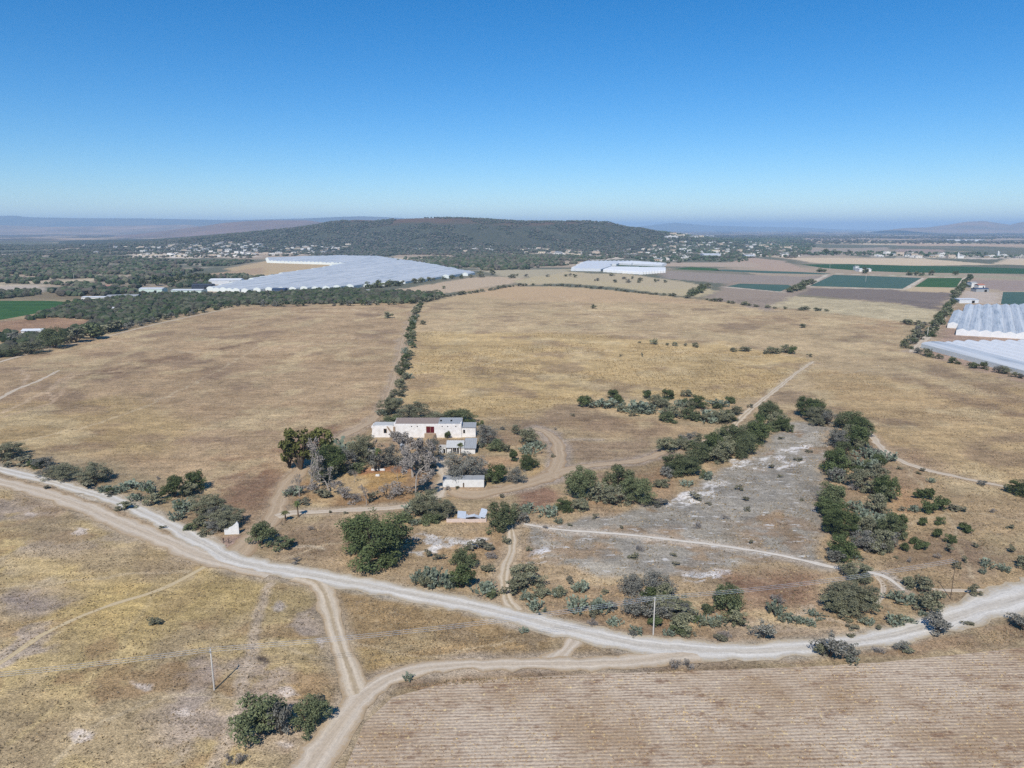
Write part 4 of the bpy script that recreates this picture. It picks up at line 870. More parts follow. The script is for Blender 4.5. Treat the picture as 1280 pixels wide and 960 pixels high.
zone('between farmyard and grey lot', 'the farmyard', 640, 612, 'trees between farmyard and grey lot', [
    (O, 727, 579, 628, 48), (O, 772, 577, 622, 40), (O, 796, 590, 634, 44), (M, 768, 606, 634, 34), (M, 748, 600, 630, 24), (D, 705, 622, 641, 26), (M, 724, 622, 640, 26), (N, 686, 627, 648, 24), (N, 660, 625, 643, 20), (M, 645, 628, 650, 18), (TH, 655, 640, 655, 18), (N, 698, 646, 655, 10), (M, 731, 628, 640, 10), (M, 826, 599, 611, 22), (TH, 824, 624, 634, 20), (S, 744, 640, 650, 8), (S, 712, 652, 658, 7), (S, 776, 656, 662, 7), (TW, 682, 655, 662, 8), (S, 661, 681, 690, 7), (M, 815, 622, 634, 16)])
zone('in the row along grey lot', 'its farmyard end', 840, 590, 'tree row along the grey lot', [
    (M, 833, 547, 566, 28), (M, 852, 548, 564, 20), (TH, 862, 542, 558, 26), (M, 878, 543, 562, 24), (O, 850, 568, 597, 44), (TH, 834, 584, 598, 20), (O, 876, 553, 580, 30), (D, 892, 540, 572, 30), (M, 902, 552, 578, 26), (O, 916, 530, 566, 34), (M, 904, 536, 556, 24), (O, 930, 538, 570, 34), (D, 944, 528, 558, 28), (M, 932, 530, 548, 22), (O, 962, 500, 526, 27), (D, 950, 518, 546, 22), (M, 970, 515, 536, 26), (D, 978, 520, 540, 18), (N, 884, 585, 601, 12), (N, 858, 600, 608, 14)], 0.9, 1.1)
zone('in the belt by dry slope', 'its road end', 1060, 775, 'tree belt beside the dry slope', [
    (D, 1012, 497, 524, 36), (TH, 1034, 514, 533, 26), (O, 1063, 512, 540, 34), (D, 1072, 522, 548, 24), (TH, 1046, 535, 562, 28), (D, 1070, 533, 563, 28), (O, 1052, 552, 576, 22), (N, 1084, 553, 575, 20), (D, 1042, 562, 596, 32), (M, 1056, 568, 588, 20), (N, 1074, 570, 588, 24), (M, 1076, 586, 616, 30), (N, 1090, 568, 586, 14), (N, 1107, 562, 578, 20), (M, 1098, 580, 598, 20), (D, 1106, 594, 626, 28), (N, 1046, 585, 604, 16), (O, 1040, 605, 634, 34), (D, 1038, 624, 650, 34), (D, 1050, 639, 676, 44), (N, 1068, 622, 642, 20), (M, 1095, 618, 646, 22), (N, 1080, 634, 660, 26), (N, 1092, 645, 668, 26), (O, 1112, 643, 677, 32), (N, 1102, 640, 660, 18), (TH, 1078, 662, 690, 30), (M, 1100, 664, 692, 30), (TH, 1092, 672, 694, 24), (D, 1053, 672, 702, 34), (N, 1068, 690, 700, 14), (D, 1100, 598, 616, 20), (M, 1084, 648, 672, 18), (TW, 1066, 602, 614, 10), (S, 1126, 632, 640, 8)], 0.95, 1.12)
zone('on the dry slope', 'the tree belt', 1100, 640, 'scattered plants on the dry slope', [
    (D, 1148, 609, 625, 15), (D, 1160, 607, 626, 15), (D, 1160, 624, 644, 18), (D, 1176, 619, 641, 20), (N, 1141, 627, 641, 13), (S, 1193, 627, 640, 20), (D, 1154, 646, 659, 13), (D, 1175, 645, 657, 12), (D, 1172, 660, 674, 13), (D, 1187, 666, 681, 13), (D, 1203, 652, 664, 11), (D, 1210, 656, 668, 14), (D, 1153, 675, 689, 17), (D, 1143, 669, 681, 11), (D, 1130, 677, 691, 12), (S, 1186, 678, 692, 12), (N, 1233, 694, 711, 17), (S, 1195, 698, 712, 12), (S, 1218, 678, 686, 10), (S, 1206, 694, 704, 10), (N, 1164, 594, 604, 9), (S, 1154, 584, 590, 8), (S, 1124, 582, 588, 7), (TH, 1227, 600, 608, 12), (S, 1148, 588, 593, 7), (TW, 1240, 634, 642, 9), (S, 1262, 680, 692, 12), (S, 1262, 654, 662, 10), (N, 1255, 702, 716, 14), (TW, 1172, 690, 700, 10), (N, 1228, 708, 718, 8), (TW, 1136, 694, 704, 9), (D, 1272, 599, 621, 30, 'dark green tree at the far edge of the dry slope by the dirt track'), (M, 1278, 694, 712, 18), (S, 1120, 694, 699, 6)])
zone('between grey lot and white road', 'the concrete pole', 817, 793, 'scrub between grey lot and road', [
    (TH, 786, 716, 747, 36), (TH, 818, 713, 750, 46), (M, 828, 728, 758, 30), (TH, 800, 740, 778, 44), (M, 840, 745, 776, 52), (M, 850, 768, 794, 34), (N, 836, 784, 796, 12), (TH, 822, 752, 780, 30), (O, 910, 726, 770, 44), (O, 884, 754, 770, 18), (N, 900, 766, 782, 16), (M, 922, 764, 786, 26), (TH, 954, 776, 803, 27), (N, 874, 766, 782, 18), (N, 888, 768, 784, 18), (N, 721, 741, 768, 24), (N, 748, 741, 770, 26), (TH, 765, 750, 766, 16), (N, 725, 722, 742, 18), (M, 700, 732, 748, 16), (N, 696, 731, 747, 20), (M, 676, 736, 750, 24), (N, 670, 745, 766, 22), (S, 712, 722, 730, 16), (N, 768, 770, 784, 17), (N, 795, 781, 794, 16), (TW, 740, 772, 784, 14), (N, 660, 738, 752, 16), (S, 672, 724, 734, 18), (S, 742, 760, 774, 14), (S, 868, 790, 796, 8), (S, 900, 800, 806, 20), (TW, 906, 786, 798, 16), (S, 756, 736, 744, 10), (N, 812, 748, 758, 10), (TW, 972, 742, 758, 22), (S, 845, 700, 708, 9), (S, 935, 632, 640, 8), (S, 975, 592, 598, 7), (S, 998, 570, 577, 10), (S, 870, 618, 626, 20), (S, 924, 604, 614, 10), (S, 932, 620, 628, 10), (S, 886, 626, 632, 8), (S, 1002, 622, 627, 6), (S, 790, 690, 700, 14), (S, 842, 690, 697, 8), (TW, 872, 650, 662, 14), (TW, 800, 680, 690, 14), (S, 940, 674, 681, 8), (S, 976, 545, 550, 8), (S, 1010, 560, 566, 9), (S, 965, 580, 587, 10), (TW, 905, 640, 650, 12)], 0.35)
zone('beside the road bend', 'the dark wooden pole', 1188, 748, 'plants beside the road bend', [
    (M, 1061, 727, 771, 66), (M, 1046, 736, 768, 36), (M, 1078, 734, 768, 36), (M, 1070, 704, 730, 42), (N, 1046, 752, 768, 14), (N, 1125, 735, 757, 28), (M, 1134, 720, 736, 20), (M, 1152, 720, 744, 28), (M, 1160, 738, 770, 34), (N, 1153, 762, 772, 12), (N, 1120, 764, 784, 20), (N, 1137, 768, 780, 12), (TH, 1172, 766, 798, 34), (TH, 1038, 792, 829, 36), (TH, 1062, 804, 829, 26), (N, 1064, 815, 831, 16), (TH, 1127, 802, 817, 20), (N, 1083, 768, 783, 14), (S, 1066, 778, 789, 14), (TH, 1277, 766, 790, 30), (N, 980, 764, 778, 18), (N, 995, 766, 780, 18), (N, 1010, 770, 783, 16), (N, 1018, 762, 772, 18), (N, 968, 744, 770, 20), (N, 1024, 772, 776, 6), (S, 1220, 729, 746, 16), (S, 1210, 776, 784, 14), (S, 1062, 790, 798, 10), (S, 1100, 780, 790, 10), (TW, 1098, 808, 818, 16)], 0.25)
zone('by the lower dirt road', 'the concrete pole', 817, 793, 'plants by the lower dirt road', [
    (O, 325, 866, 934, 72, 'biggest grey-green bush beside the lower dirt road, nearest of all'), (TH, 352, 874, 926, 30, 'grey thorn growing into the biggest bush by the lower road'), (O, 388, 874, 918, 52, 'rounded bush between the biggest bush and lower dirt road'), (N, 510, 839, 852, 13), (TW, 843, 818, 838, 16), (TW, 860, 822, 838, 15), (TW, 286, 938, 956, 12), (TW, 300, 942, 960, 20), (S, 194, 768, 782, 18), (S, 398, 866, 880, 16), (N, 655, 783, 792, 10)])
zone('standing on the open pasture', 'the farmhouse', 540, 540, 'lone trees on the pastures', [
    (M, 485, 389, 398, 13), (M, 742, 380, 386, 9), (M, 965, 432, 443, 18), (M, 982, 430, 442, 16), (D, 991, 431, 443, 10), (S, 1012, 441, 447, 6), (M, 1003, 404, 410, 10), (M, 818, 423, 431, 11), (S, 834, 427, 432, 5), (M, 844, 427, 433, 9), (S, 856, 428, 433, 6), (M, 868, 428, 434, 9), (S, 870, 432, 435, 5), (M, 917, 434, 440, 10), (M, 931, 434, 440, 16), (S, 956, 437, 443, 6), (S, 799, 426, 429, 5), (S, 776, 442, 446, 4), (S, 802, 440, 446, 4), (S, 957, 436, 442, 6), (M, 530, 400, 406, 9)])
zone('at the corner of the wood', 'the pasture', 80, 440, 'big trees at the corner of the wood', [(O, 68, 404, 437, 34), (M, 96, 408, 430, 30), (O, 116, 402, 425, 30), (M, 140, 400, 416, 32), (M, 40, 424, 444, 34), (TH, 22, 416, 428, 26), (O, 12, 436, 447, 26)])
zone('on the meadow before the plastic roofs', 'the wood', 520, 365, 'trees before the plastic roofs', [(O, 462, 352, 361, 12), (O, 474, 350, 360, 12), (O, 497, 350, 358, 14), (M, 484, 353, 359, 9), (M, 555, 357, 361, 6), (M, 529, 363, 370, 14), (M, 545, 362, 369, 14), (M, 600, 338, 347, 9), (M, 615, 334, 344, 9), (M, 640, 342, 348, 10)])
def hedge(phrase, start, line, step, wd, hr, kinds, group, jit=0.4, miss=0.06):
    P = smooth_line(Gp(line), 1.0); seg = np.cumsum(np.r_[0, np.linalg.norm(np.diff(P, axis=0), axis=1)]); s, rows = step * 0.3, []
    while s < seg[-1]:
        i = int(np.searchsorted(seg, s)); i = min(i, len(P) - 1)
        if random.random() > miss:
            w_ = random.uniform(*wd); rows.append((random.choice(kinds), P[i][0] + random.uniform(-jit, jit) * w_, P[i][1] + random.uniform(-jit, jit) * w_, w_, w_ * random.uniform(*hr)))
        s += step * random.uniform(0.7, 1.3)
    c = {}
    for kd, x, y, w_, h in rows:
        n = c[kd] = c.get(kd, 0) + 1
        tot = sum(1 for r in rows if r[0] == kd)
        lab = f'{KIND[kd][2][min(1, len(KIND[kd][2]) - 1)]} {phrase}' + (f', {ORD[n - 1]} from {start}' if tot > 1 else '')
        plant(kd, x, y, w_, h, lab, group)
hedge('in the hedgerow dividing two pastures', 'the farm', [(488, 512), (492, 500), (498, 492), (503, 474), (507, 455), (512, 430), (516, 408), (520, 392), (523, 382)], 8.5, (5, 9), (0.6, 0.85), [M, M, O, N, M, D], 'hedgerow dividing the pastures', 0.5)
hedge('along the far pasture edge', 'the dividing hedgerow', [(526, 379), (560, 370.5), (600, 365), (650, 357.5), (700, 357.5), (760, 362), (800, 366.5), (860, 372.5), (920, 380), (960, 385), (1010, 388), (1040, 390)], 9.5, (7, 13), (0.35, 0.6), [M, M, M, S], 'shrubs along the far pasture edge', 0.3, 0.1)
hedge('in the short hedge over the brown field', 'the pasture edge', [(852, 371), (868, 368), (882, 359)], 15, (12, 17), (0.5, 0.7), [M, O], 'short hedge over the brown field')
hedge('in the short hedge by the dark field', 'the pasture', [(984, 366), (998, 362), (1012, 354)], 14, (12, 17), (0.5, 0.7), [M, O], 'short hedge by the dark field')
hedge('around the pasture corner', 'the pasture end', [(1130, 404), (1150, 408), (1146, 416), (1144, 426), (1132, 434), (1142, 438), (1160, 445), (1200, 455), (1240, 465), (1280, 475), (1330, 486)], 7.5, (5, 11), (0.5, 0.75), [M, M, TH, O], 'hedge around the pasture corner', 0.4)
hedge('along the canal track', 'the tunnels', [(1160, 421), (1172, 404), (1186, 385), (1195, 370), (1204, 357), (1214, 347)], 15, (8, 14), (0.5, 0.9), [M, O, D], 'tree line along the canal track', 0.3)
hedge('on the near edge of the wood', 'the dividing hedgerow', [(520, 379.5), (470, 381.5), (400, 382.5), (330, 383), (290, 383.5), (250, 391), (220, 397), (180, 406), (140, 415), (110, 421), (84, 427), (60, 433), (30, 440), (0, 447)], 12, (7, 13), (0.6, 0.85), [M, O, M, TH], 'trees on the near edge of the wood', 0.4)
hedge('under the plastic roofs', 'the canal side', [(590, 347), (560, 349), (540, 351), (510, 355), (480, 358), (460, 361)], 26, (10, 18), (0.5, 0.8), [M, O], 'trees under the plastic roofs')
hedge('beside the white sheds', 'the dark barn', [(262, 355), (250, 350), (235, 352), (205, 356), (180, 358)], 20, (12, 22), (0.7, 1.0), [O, D], 'trees beside the white sheds')
hedge('on the far pale meadow', 'the wood', [(650, 345), (700, 346), (740, 345), (770, 347), (800, 350), (830, 353), (760, 352), (720, 350)], 24, (8, 15), (0.4, 0.8), [M, TH], 'trees on the pale meadow', 1.6, 0.25)
hedge('beside the green crop fields', 'the canal track', [(1202, 344), (1150, 344), (1132, 343.5), (1090, 342), (1040, 341), (1000, 338)], 60, (14, 24), (0.5, 0.8), [O, D], 'trees beside the crop fields')
hedge('on the far fallow fields', 'the village', [(985, 318.5), (1030, 318), (1080, 317.5), (1130, 317.5)], 52, (20, 40), (0.4, 0.6), [O, D], 'trees on the far fallow fields')
for cx, yb, yt, lab in ((1137, 344.5, 338, 'first dark clump tree on the rim of green crop strip'), (1145, 344.5, 338.5, 'middle dark clump tree on the rim of green crop strip'), (1153, 344.8, 340, 'last dark clump tree on the rim of green crop strip')):
    x, y = G(cx, yb); plant('oak', x, y, 9 * mpp(y), top_h(y, yt), lab, 'trees on crop strip rim')
# uncountable dead tufts and stalks on the pastures
def tufts(name, pts, hgt, tints, seed, wide=0.6):
    rs = np.random.RandomState(seed); n = len(pts); a = rs.uniform(0, 6.28, (n, 3)); h = hgt * rs.uniform(0.5, 1.4, n)
    V = []
    for j in range(3):
        dx, dy = np.cos(a[:, j]) * h * wide, np.sin(a[:, j]) * h * wide; ox, oy = rs.uniform(-.3, .3, (2, n)) * h
        V.append(np.stack([np.stack([pts[:, 0] + ox - dx, pts[:, 1] + oy - dy, np.full(n, 0.01)], 1), np.stack([pts[:, 0] + ox + dx, pts[:, 1] + oy + dy, np.full(n, 0.01)], 1), np.stack([pts[:, 0] + ox * 2, pts[:, 1] + oy * 2, h * rs.uniform(0.7, 1, n)], 1)], 1))
    V = np.concatenate(V).reshape(-1, 3); me = mesh_np(name, V, np.arange(len(V)).reshape(-1, 3), M_TUFT)
    tl = np.array([lin(*t) for t in tints]); c = tl[rs.randint(0, len(tl), n)] * rs.uniform(0.75, 1.2, n)[:, None]; c = np.repeat(np.tile(c, (3, 1)), 3, 0)
    at = me.attributes.new('tint', 'FLOAT_COLOR', 'POINT'); at.data.foreach_set('color', np.column_stack([c, np.ones(len(c))]).astype(np.float32).ravel())
    return tag(obj(name, me), kind='stuff')
k = NT('dead_stalk'); M_TUFT = k.col(k.attr('tint').outputs['Color'])
ROADP = [(Gp([(a, b) for a, b, _ in L]), max(q[2] for q in L)) for L in (MAIN, SECOND, BOTTOM, JUNC, CONN, FARM, ENTRY, YARD, COURT, LOOP, EASTP, CHALK, RIGHTP)]
def off_road(P):
    ok = np.ones(len(P), bool)
    for L, wd_ in ROADP: ok &= segdist(L, P[:, 0], P[:, 1], False) > wd_ * 0.6
    return ok
def field_pts(px, n, clump, gap, seed):
    P = Gp(px); lo, hi = P.min(0), P.max(0); rs = np.random.RandomState(seed); Q = rs.uniform(lo, hi, (n, 2)); Q = Q[inside(P, Q[:, 0], Q[:, 1])]
    Q = Q[fbm(Q[:, 0] / clump, Q[:, 1] / clump, seed, 3) > gap]; return Q[off_road(Q)]
TAN = ((152, 134, 106), (134, 117, 92), (178, 158, 124), (122, 108, 88), (144, 132, 108))
tufts('dry_grass', field_pts(BL, 36000, 9, 0.46, 3), 0.26, TAN, 1)
tufts('dry_grass', field_pts([(330, 700), (330, 640), (560, 640), (700, 640), (830, 620), (960, 560), (1060, 520), (1110, 560), (1300, 620), (1300, 735), (1180, 760), (1050, 795), (900, 805), (760, 788), (640, 758), (480, 728)], 46000, 7, 0.46, 4), 0.32, TAN + ((110, 104, 84),), 2)
tufts('dry_grass', field_pts([(420, 740), (560, 757), (700, 790), (690, 822), (560, 828), (480, 845), (450, 850), (425, 780)], 8000, 6, 0.42, 5), 0.26, TAN, 3)
tufts('dry_grass', field_pts([(505, 846), (660, 840), (840, 834), (870, 840), (700, 848), (500, 860)], 3500, 5, 0.3, 6), 0.3, TAN, 4)
tufts('dry_grass', field_pts([(900, 826), (1040, 828), (1180, 795), (1280, 772), (1280, 800), (1180, 812), (1000, 832)], 5000, 5, 0.35, 7), 0.3, TAN, 5)
tufts('dry_grass', field_pts(PLOUGH[:-2] + [(1350, 1000)], 14000, 6, 0.5, 8), 0.2, ((206, 182, 132), (160, 138, 110), (140, 116, 92)), 6)
Q = field_pts([(520, 415), (700, 416), (900, 428), (1015, 450), (960, 492), (900, 505), (760, 492), (650, 520), (560, 520), (508, 500)], 60000, 40, 0.42, 9)
row = Q[:, 0] / 4.2 - Q[:, 1] * 0.012; Q = Q[(np.abs(row - np.round(row)) < 0.16) | (RNG.uniform(0, 1, len(Q)) < 0.45)]
tufts('dry_stalks', Q[:22000], 0.36, ((140, 118, 82), (126, 108, 80), (168, 144, 100), (112, 98, 76)), 7)
tufts('dry_grass', field_pts([(1000, 460), (1280, 485), (1400, 520), (1400, 620), (1280, 612), (1100, 560), (1040, 510)], 14000, 20, 0.48, 10), 0.34, TAN, 8)
tufts('dry_grass', field_pts(LEFTF, 16000, 22, 0.5, 11), 0.32, TAN, 9)
# ================================================================ buildings
W_WHITE = worn('limewash', (236, 232, 226), 0.26, 0.5, dark=(172, 160, 146)); W_PLAIN = worn('white_paint', (222, 220, 214), 0.15, 0.8)
W_STONE = worn('adobe_stone', (172, 150, 124), 0.35, 0.9, dark=(128, 104, 84)); R_RUST = worn('rusty_sheet', (152, 138, 128), 0.35, 1.4, dark=(112, 92, 82))
R_GREY = worn('grey_sheet', (160, 162, 162), 0.25, 1.2, 0.6, dark=(116, 116, 118)); R_PALE = worn('pale_roof', (188, 188, 184), 0.2, 0.9); D_RED = worn('red_door', (96, 26, 30), 0.25, 1.5, 0.6)
DARK = worn('dark_opening', (26, 24, 24), 0.1); METAL = worn('tin_sheet', (176, 184, 194), 0.2, 1.4, 0.45); CONC = worn('concrete', (196, 190, 180), 0.18, 2.0)
WOOD = worn('weathered_wood', (104, 90, 76), 0.3, 4.0); PINKW = worn('pinkish_wall', (214, 194, 180), 0.2, 1.0); BLUE = worn('blue_sheet', (70, 86, 112), 0.2, 1.0)
R_DARK = worn('dark_shed_roof', (66, 72, 84), 0.2, 0.5); GREENW = worn('mint_wall', (196, 210, 198), 0.12, 0.4)
def local(name, label, cat, px, py, rz=0.0, group=None):
    x, y = G(px, py); return thing(name, label, cat, (x, y, 0), rz, group), mpp(y), y
def sheet_roof(t, name, x0, x1, y0, y1, z0, z1, mat, wave=0.9, amp=0.05):
    """corrugated sheet sloping from z0 (front) to z1 (back)"""
    n = max(2, int((x1 - x0) / wave * 4)); V, F = [], []
    for i in range(n + 1):
        x = x0 + (x1 - x0) * i / n; a = amp * math.cos(i * math.pi / 2)
        V += [(x, y0, z0 + a), (x, y1, z1 + a), (x, y0, z0 + a - 0.06), (x, y1, z1 + a - 0.06)]
    for i in range(n):
        a = 4 * i; F += [(a, a + 4, a + 5, a + 1), (a + 2, a + 3, a + 7, a + 6), (a, a + 2, a + 6, a + 4), (a + 1, a + 5, a + 7, a + 3)]
    return obj(name, mesh_np(name, V, F, mat), t)
def opening(t, name, x0, x1, y, z0, z1, mat, frame=None):
    m = MB(); m.box(x0, x1, y - 0.03, y + 0.1, z0, z1); o = m.build(name, mat, t)
    if frame:
        f = MB(); b = 0.14
        f.box(x0 - b, x0, y - 0.09, y + 0.05, z0, z1 + b); f.box(x1, x1 + b, y - 0.09, y + 0.05, z0, z1 + b); f.box(x0, x1, y - 0.09, y + 0.05, z1, z1 + b)
        f.build('frame', frame, o)
    return o
# ---- the long white farm building
t, s, y0 = local('farmhouse', 'long white farm building with red double door and rusty sheet roof', 'farmhouse', 535, 547)
X = lambda px: (px - 535) * s
m = MB()
m.box(X(493), X(577), 0, 0.6, 0, 6.9); m.box(X(493), X(577), 8.4, 9, 0, 7.6); m.box(X(493), X(493) + 0.6, 0.6, 8.4, 0, 7.2); m.box(X(577) - 0.6, X(577), 0.6, 8.4, 0, 7.2)
m.build('wall', W_WHITE, t)
sheet_roof(t, 'roof', X(493) + 0.3, X(548), 0.3, 8.9, 6.95, 7.7, R_RUST)
r = sheet_roof(t, 'roof', X(548) + 0.02, X(577) - 0.2, 0.3, 8.9, 6.98, 7.75, R_GREY); r['label'] = 'pale grey newer half of the sheet roof'
for px in (550.6, 563.6):
    h = MB(); h.box(X(px) - 0.4, X(px) + 0.4, 3.4, 5.2, 7.2, 7.62); h.build('roof_hole', DARK, t)  # dark boxes stand in for the shaded insides of two roof holes
d = opening(t, 'door', X(533.2), X(538.0), 0, 2.4, 5.6, D_RED, W_STONE); opening(t, 'door', X(538.06), X(543), 0, 2.4, 5.6, D_RED)
m = MB(); m.box(X(531), X(545), -1.4, -0.02, 0, 2.3); m.build('step', W_STONE, t)
m = MB(); m.box(X(493) - 0.35, X(493) + 0.5, -0.7, -0.03, 0, 5.6); m.prism([(X(493) - 3.6, 5.7), (X(493) - 3.0, 5.7), (X(493) + 0.5, 0.4), (X(493) - 0.2, 0.4)], -0.5, -0.05); m.build('buttress', W_STONE, t)
for px in (515, 522, 553, 560, 570):
    opening(t, 'vent_slit', X(px) - 0.25, X(px) + 0.25, 0, 5.4, 5.9, DARK)
m = MB(); m.prism([(X(464.2), 0), (X(465.5), 4.2), (X(464), 5.2), (X(470), 5.75), (X(486), 5.85), (X(492.6), 5.6), (X(492.6), 0)], 0.4, 7.6); m.build('wing', W_WHITE, t)
m = MB(); m.box(X(466), X(492), 1.0, 7.2, 5.70, 5.98); m.build('wing_roof', R_PALE, t)
opening(t, 'window', X(480), X(483.4), 0.4, 2.2, 4.3, DARK, W_STONE)
m = MB(); m.box(X(577) + 0.05, X(594.5), 0.5, 7.5, 0, 5.0); m.build('wing', W_WHITE, t); sheet_roof(t, 'wing_roof', X(577) + 0.1, X(595), 0.2, 7.6, 5.05, 5.7, R_GREY)
opening(t, 'window', X(579), X(581.4), 0.5, 2.1, 3.9, DARK, W_WHITE)
# ruined front rooms
t, s, _ = local('ruined_wall', 'roofless tan stone rooms crumbling before the white farm building', 'ruin', 490, 563)
X = lambda px: (px - 490) * s
m = MB(); m.prism([(X(466), 0), (X(466), 3.4), (X(470), 3.9), (X(476), 3.2), (X(482), 3.6), (X(489), 3.0), (X(489), 0)], 0, 0.7); m.box(X(466), X(466) + 0.7, 0.71, 7.5, 0, 3.3); m.prism([(X(492), 0), (X(492), 4.4), (X(497), 4.7), (X(499.5), 4.4), (X(499.5), 0)], 0, 0.7); m.prism([(X(507), 0), (X(507), 4.6), (X(511), 4.2), (X(516), 2.4), (X(522), 1.2), (X(522), 0)], 0, 0.7); m.box(X(515), X(515) + 0.6, 0.71, 8, 0, 3.0)
m.build('wall', W_STONE, t)
m = MB(); m.box(X(491), X(509), -0.5, 3.0, 4.72, 4.95); m.build('roof', R_RUST, t)
opening(t, 'door', X(500), X(506.5), 0.2, 0, 4.2, METAL, WOOD)
m = MB(); m.box(X(459), X(469), -4, -3.2, 0, 2.2); m.build('low_wall', W_PLAIN, t)
# small white house
t, s, _ = local('small_house', 'small white house with grey sheet roof and porch in the farmyard', 'house', 576, 567)
X = lambda px: (px - 576) * s
m = MB(); m.box(X(558.6), X(564), 0, 9, 0, 2.9); m.box(X(564) + 0.01, X(574), 2.2, 9, 0, 2.9); m.box(X(574) + 0.01, X(594), -0.4, 9, 0, 2.7); m.build('wall', W_PLAIN, t)
sheet_roof(t, 'roof', X(557.6), X(580), -0.7, 4.6, 3.0, 4.9, R_PALE); sheet_roof(t, 'roof', X(557.6), X(580), 4.62, 9.6, 4.9, 3.2, R_PALE)
sheet_roof(t, 'roof', X(580) + 0.05, X(595.4), -1.0, 9.4, 2.75, 4.6, R_GREY)
opening(t, 'window', X(568.4), X(572), 2.2, 1.1, 2.3, DARK, W_WHITE); opening(t, 'door', X(564.6), X(567), 2.2, 0, 2.2, WOOD)
for px in (566, 571): 
    q = MB(); q.box(X(px) - 0.12, X(px) + 0.12, -0.5, -0.26, 0, 2.96); q.build('porch_post', W_PLAIN, t)
t, s, _ = local('white_hut', 'tiny white cube hut beside the small house', 'hut', 553, 566.5)
m = MB(); m.box(-1.6, 1.6, 0, 3, 0, 2.9); m.build('wall', W_PLAIN, t); m = MB(); m.box(-1.75, 1.75, -0.15, 3.15, 2.91, 3.06); m.build('roof', CONC, t); opening(t, 'door', 0.5, 1.3, 0, 0, 2.0, DARK)
# long low shed
t, s, _ = local('long_shed', 'long low white-walled shed with flat grey roof under thorn tree', 'shed', 580, 610.5)
X = lambda px: (px - 580) * s
m = MB(); m.box(X(553.6), X(605), 0, 0.4, 0, 3.5); m.box(X(553.6), X(553.6) + 0.4, 0.41, 4.6, 0, 3.3); m.box(X(605) - 0.4, X(605), 0.41, 4.6, 0, 3.3); m.box(X(553.6), X(605), 4.61, 5, 0, 3.5); m.build('wall', W_PLAIN, t)
m = MB(); m.box(X(553.6) - 0.1, X(605) + 0.1, 0.2, 5.2, 3.52, 3.68); m.build('roof', R_GREY, t); opening(t, 'door', X(578.6), X(580.4), 0, 0, 2.3, WOOD)
m = MB(); m.box(X(553.6), X(605), -0.06, -0.01, 0, 0.5); m.build('plinth', W_STONE, t)
# tin ruin
t, s, _ = local('low_ruin', 'broken low pinkish wall of the tin ruin below the farmyard', 'ruin', 583, 653)
X = lambda px: (px - 583) * s
m = MB(); m.prism([(X(558), 0), (X(558), 1.3), (X(566), 1.1), (X(575), 1.4), (X(588), 1.0), (X(600), 1.3), (X(608), 1.2), (X(608), 0)], 0, 0.4); m.box(X(558), X(558) + 0.4, 0.41, 4.5, 0, 1.2); m.box(X(608) - 0.4, X(608), 0.41, 4.5, 0, 1.3); m.build('wall', PINKW, t)
m = MB(); m.box(X(584), X(597), 3.4, 3.8, 0, 2.4); m.build('inner_wall', W_STONE, t)
for px, py, a, b, w_, l_, z, lab in ((577, 650, 0.5, 0.12, 3.0, 3.2, 1.6, 'square tin sheet leaning on the near end of tin ruin'), (587, 650, 0.25, -0.2, 3.6, 2.0, 1.3, 'bluish tin sheet slipped low across the ruined wall'), (604, 649, 0.6, 0.1, 2.4, 3.6, 1.9, 'upright pale tin sheet against green tree at the ruin'), (597, 651, 0.2, 0.3, 2.4, 1.6, 1.25, 'small crooked tin sheet lying in the ruin middle')):
    x, y = G(px, py); m = MB(); m.box(-w_ / 2, w_ / 2, -l_ / 2, l_ / 2, -0.03, 0.03)
    o = m.build('tin_sheet', METAL); o.location = (x, y + 1.0, z); o.rotation_euler = (a, b, random.uniform(-.3, .3)); tag(o, lab, 'metal sheet', 'tin sheets on the ruin')
# gateway
t, s, _ = local('gateway', 'white stepped gateway wall beside the road entrance', 'gateway', 290, 668, 0.12)
m = MB(); m.prism([(-2.4, 0), (-2.4, 1.7), (-1.9, 1.75), (-1.1, 1.8), (-0.9, 2.3), (0.2, 2.8), (1.0, 3.5), (1.5, 3.9), (1.6, 4.2), (1.9, 4.3), (2.1, 4.0), (2.3, 3.6), (2.3, 0)], 0, 0.55); m.build('wall', W_PLAIN, t)
m = MB(); m.box(1.5, 2.35, -0.12, -0.01, 0, 3.5); m.build('pilaster', W_PLAIN, t); m = MB(); m.box(-2.5, -1.2, -0.1, 0.65, 1.81, 1.93); m.build('coping', CONC, t)
# garden remains
for px, py, l_, lab in ((476, 588, 3.4, 'low white garden kerb under the tall thin palm'), (467, 588, 2.0, 'short white stone block on the garden edge'), (472, 595, 1.6, 'pale square stone trough in the dry garden')):
    x, y = G(px, py); m = MB(); m.box(-l_ / 2, l_ / 2, -0.4, 0.4, 0, 0.55); m.box(-l_ / 2 + 0.1, l_ / 2 - 0.1, -0.3, 0.3, 0.55, 0.7)
    o = m.build('garden_block', W_PLAIN); o.location = (x, y, 0); tag(o, lab, 'stonework')
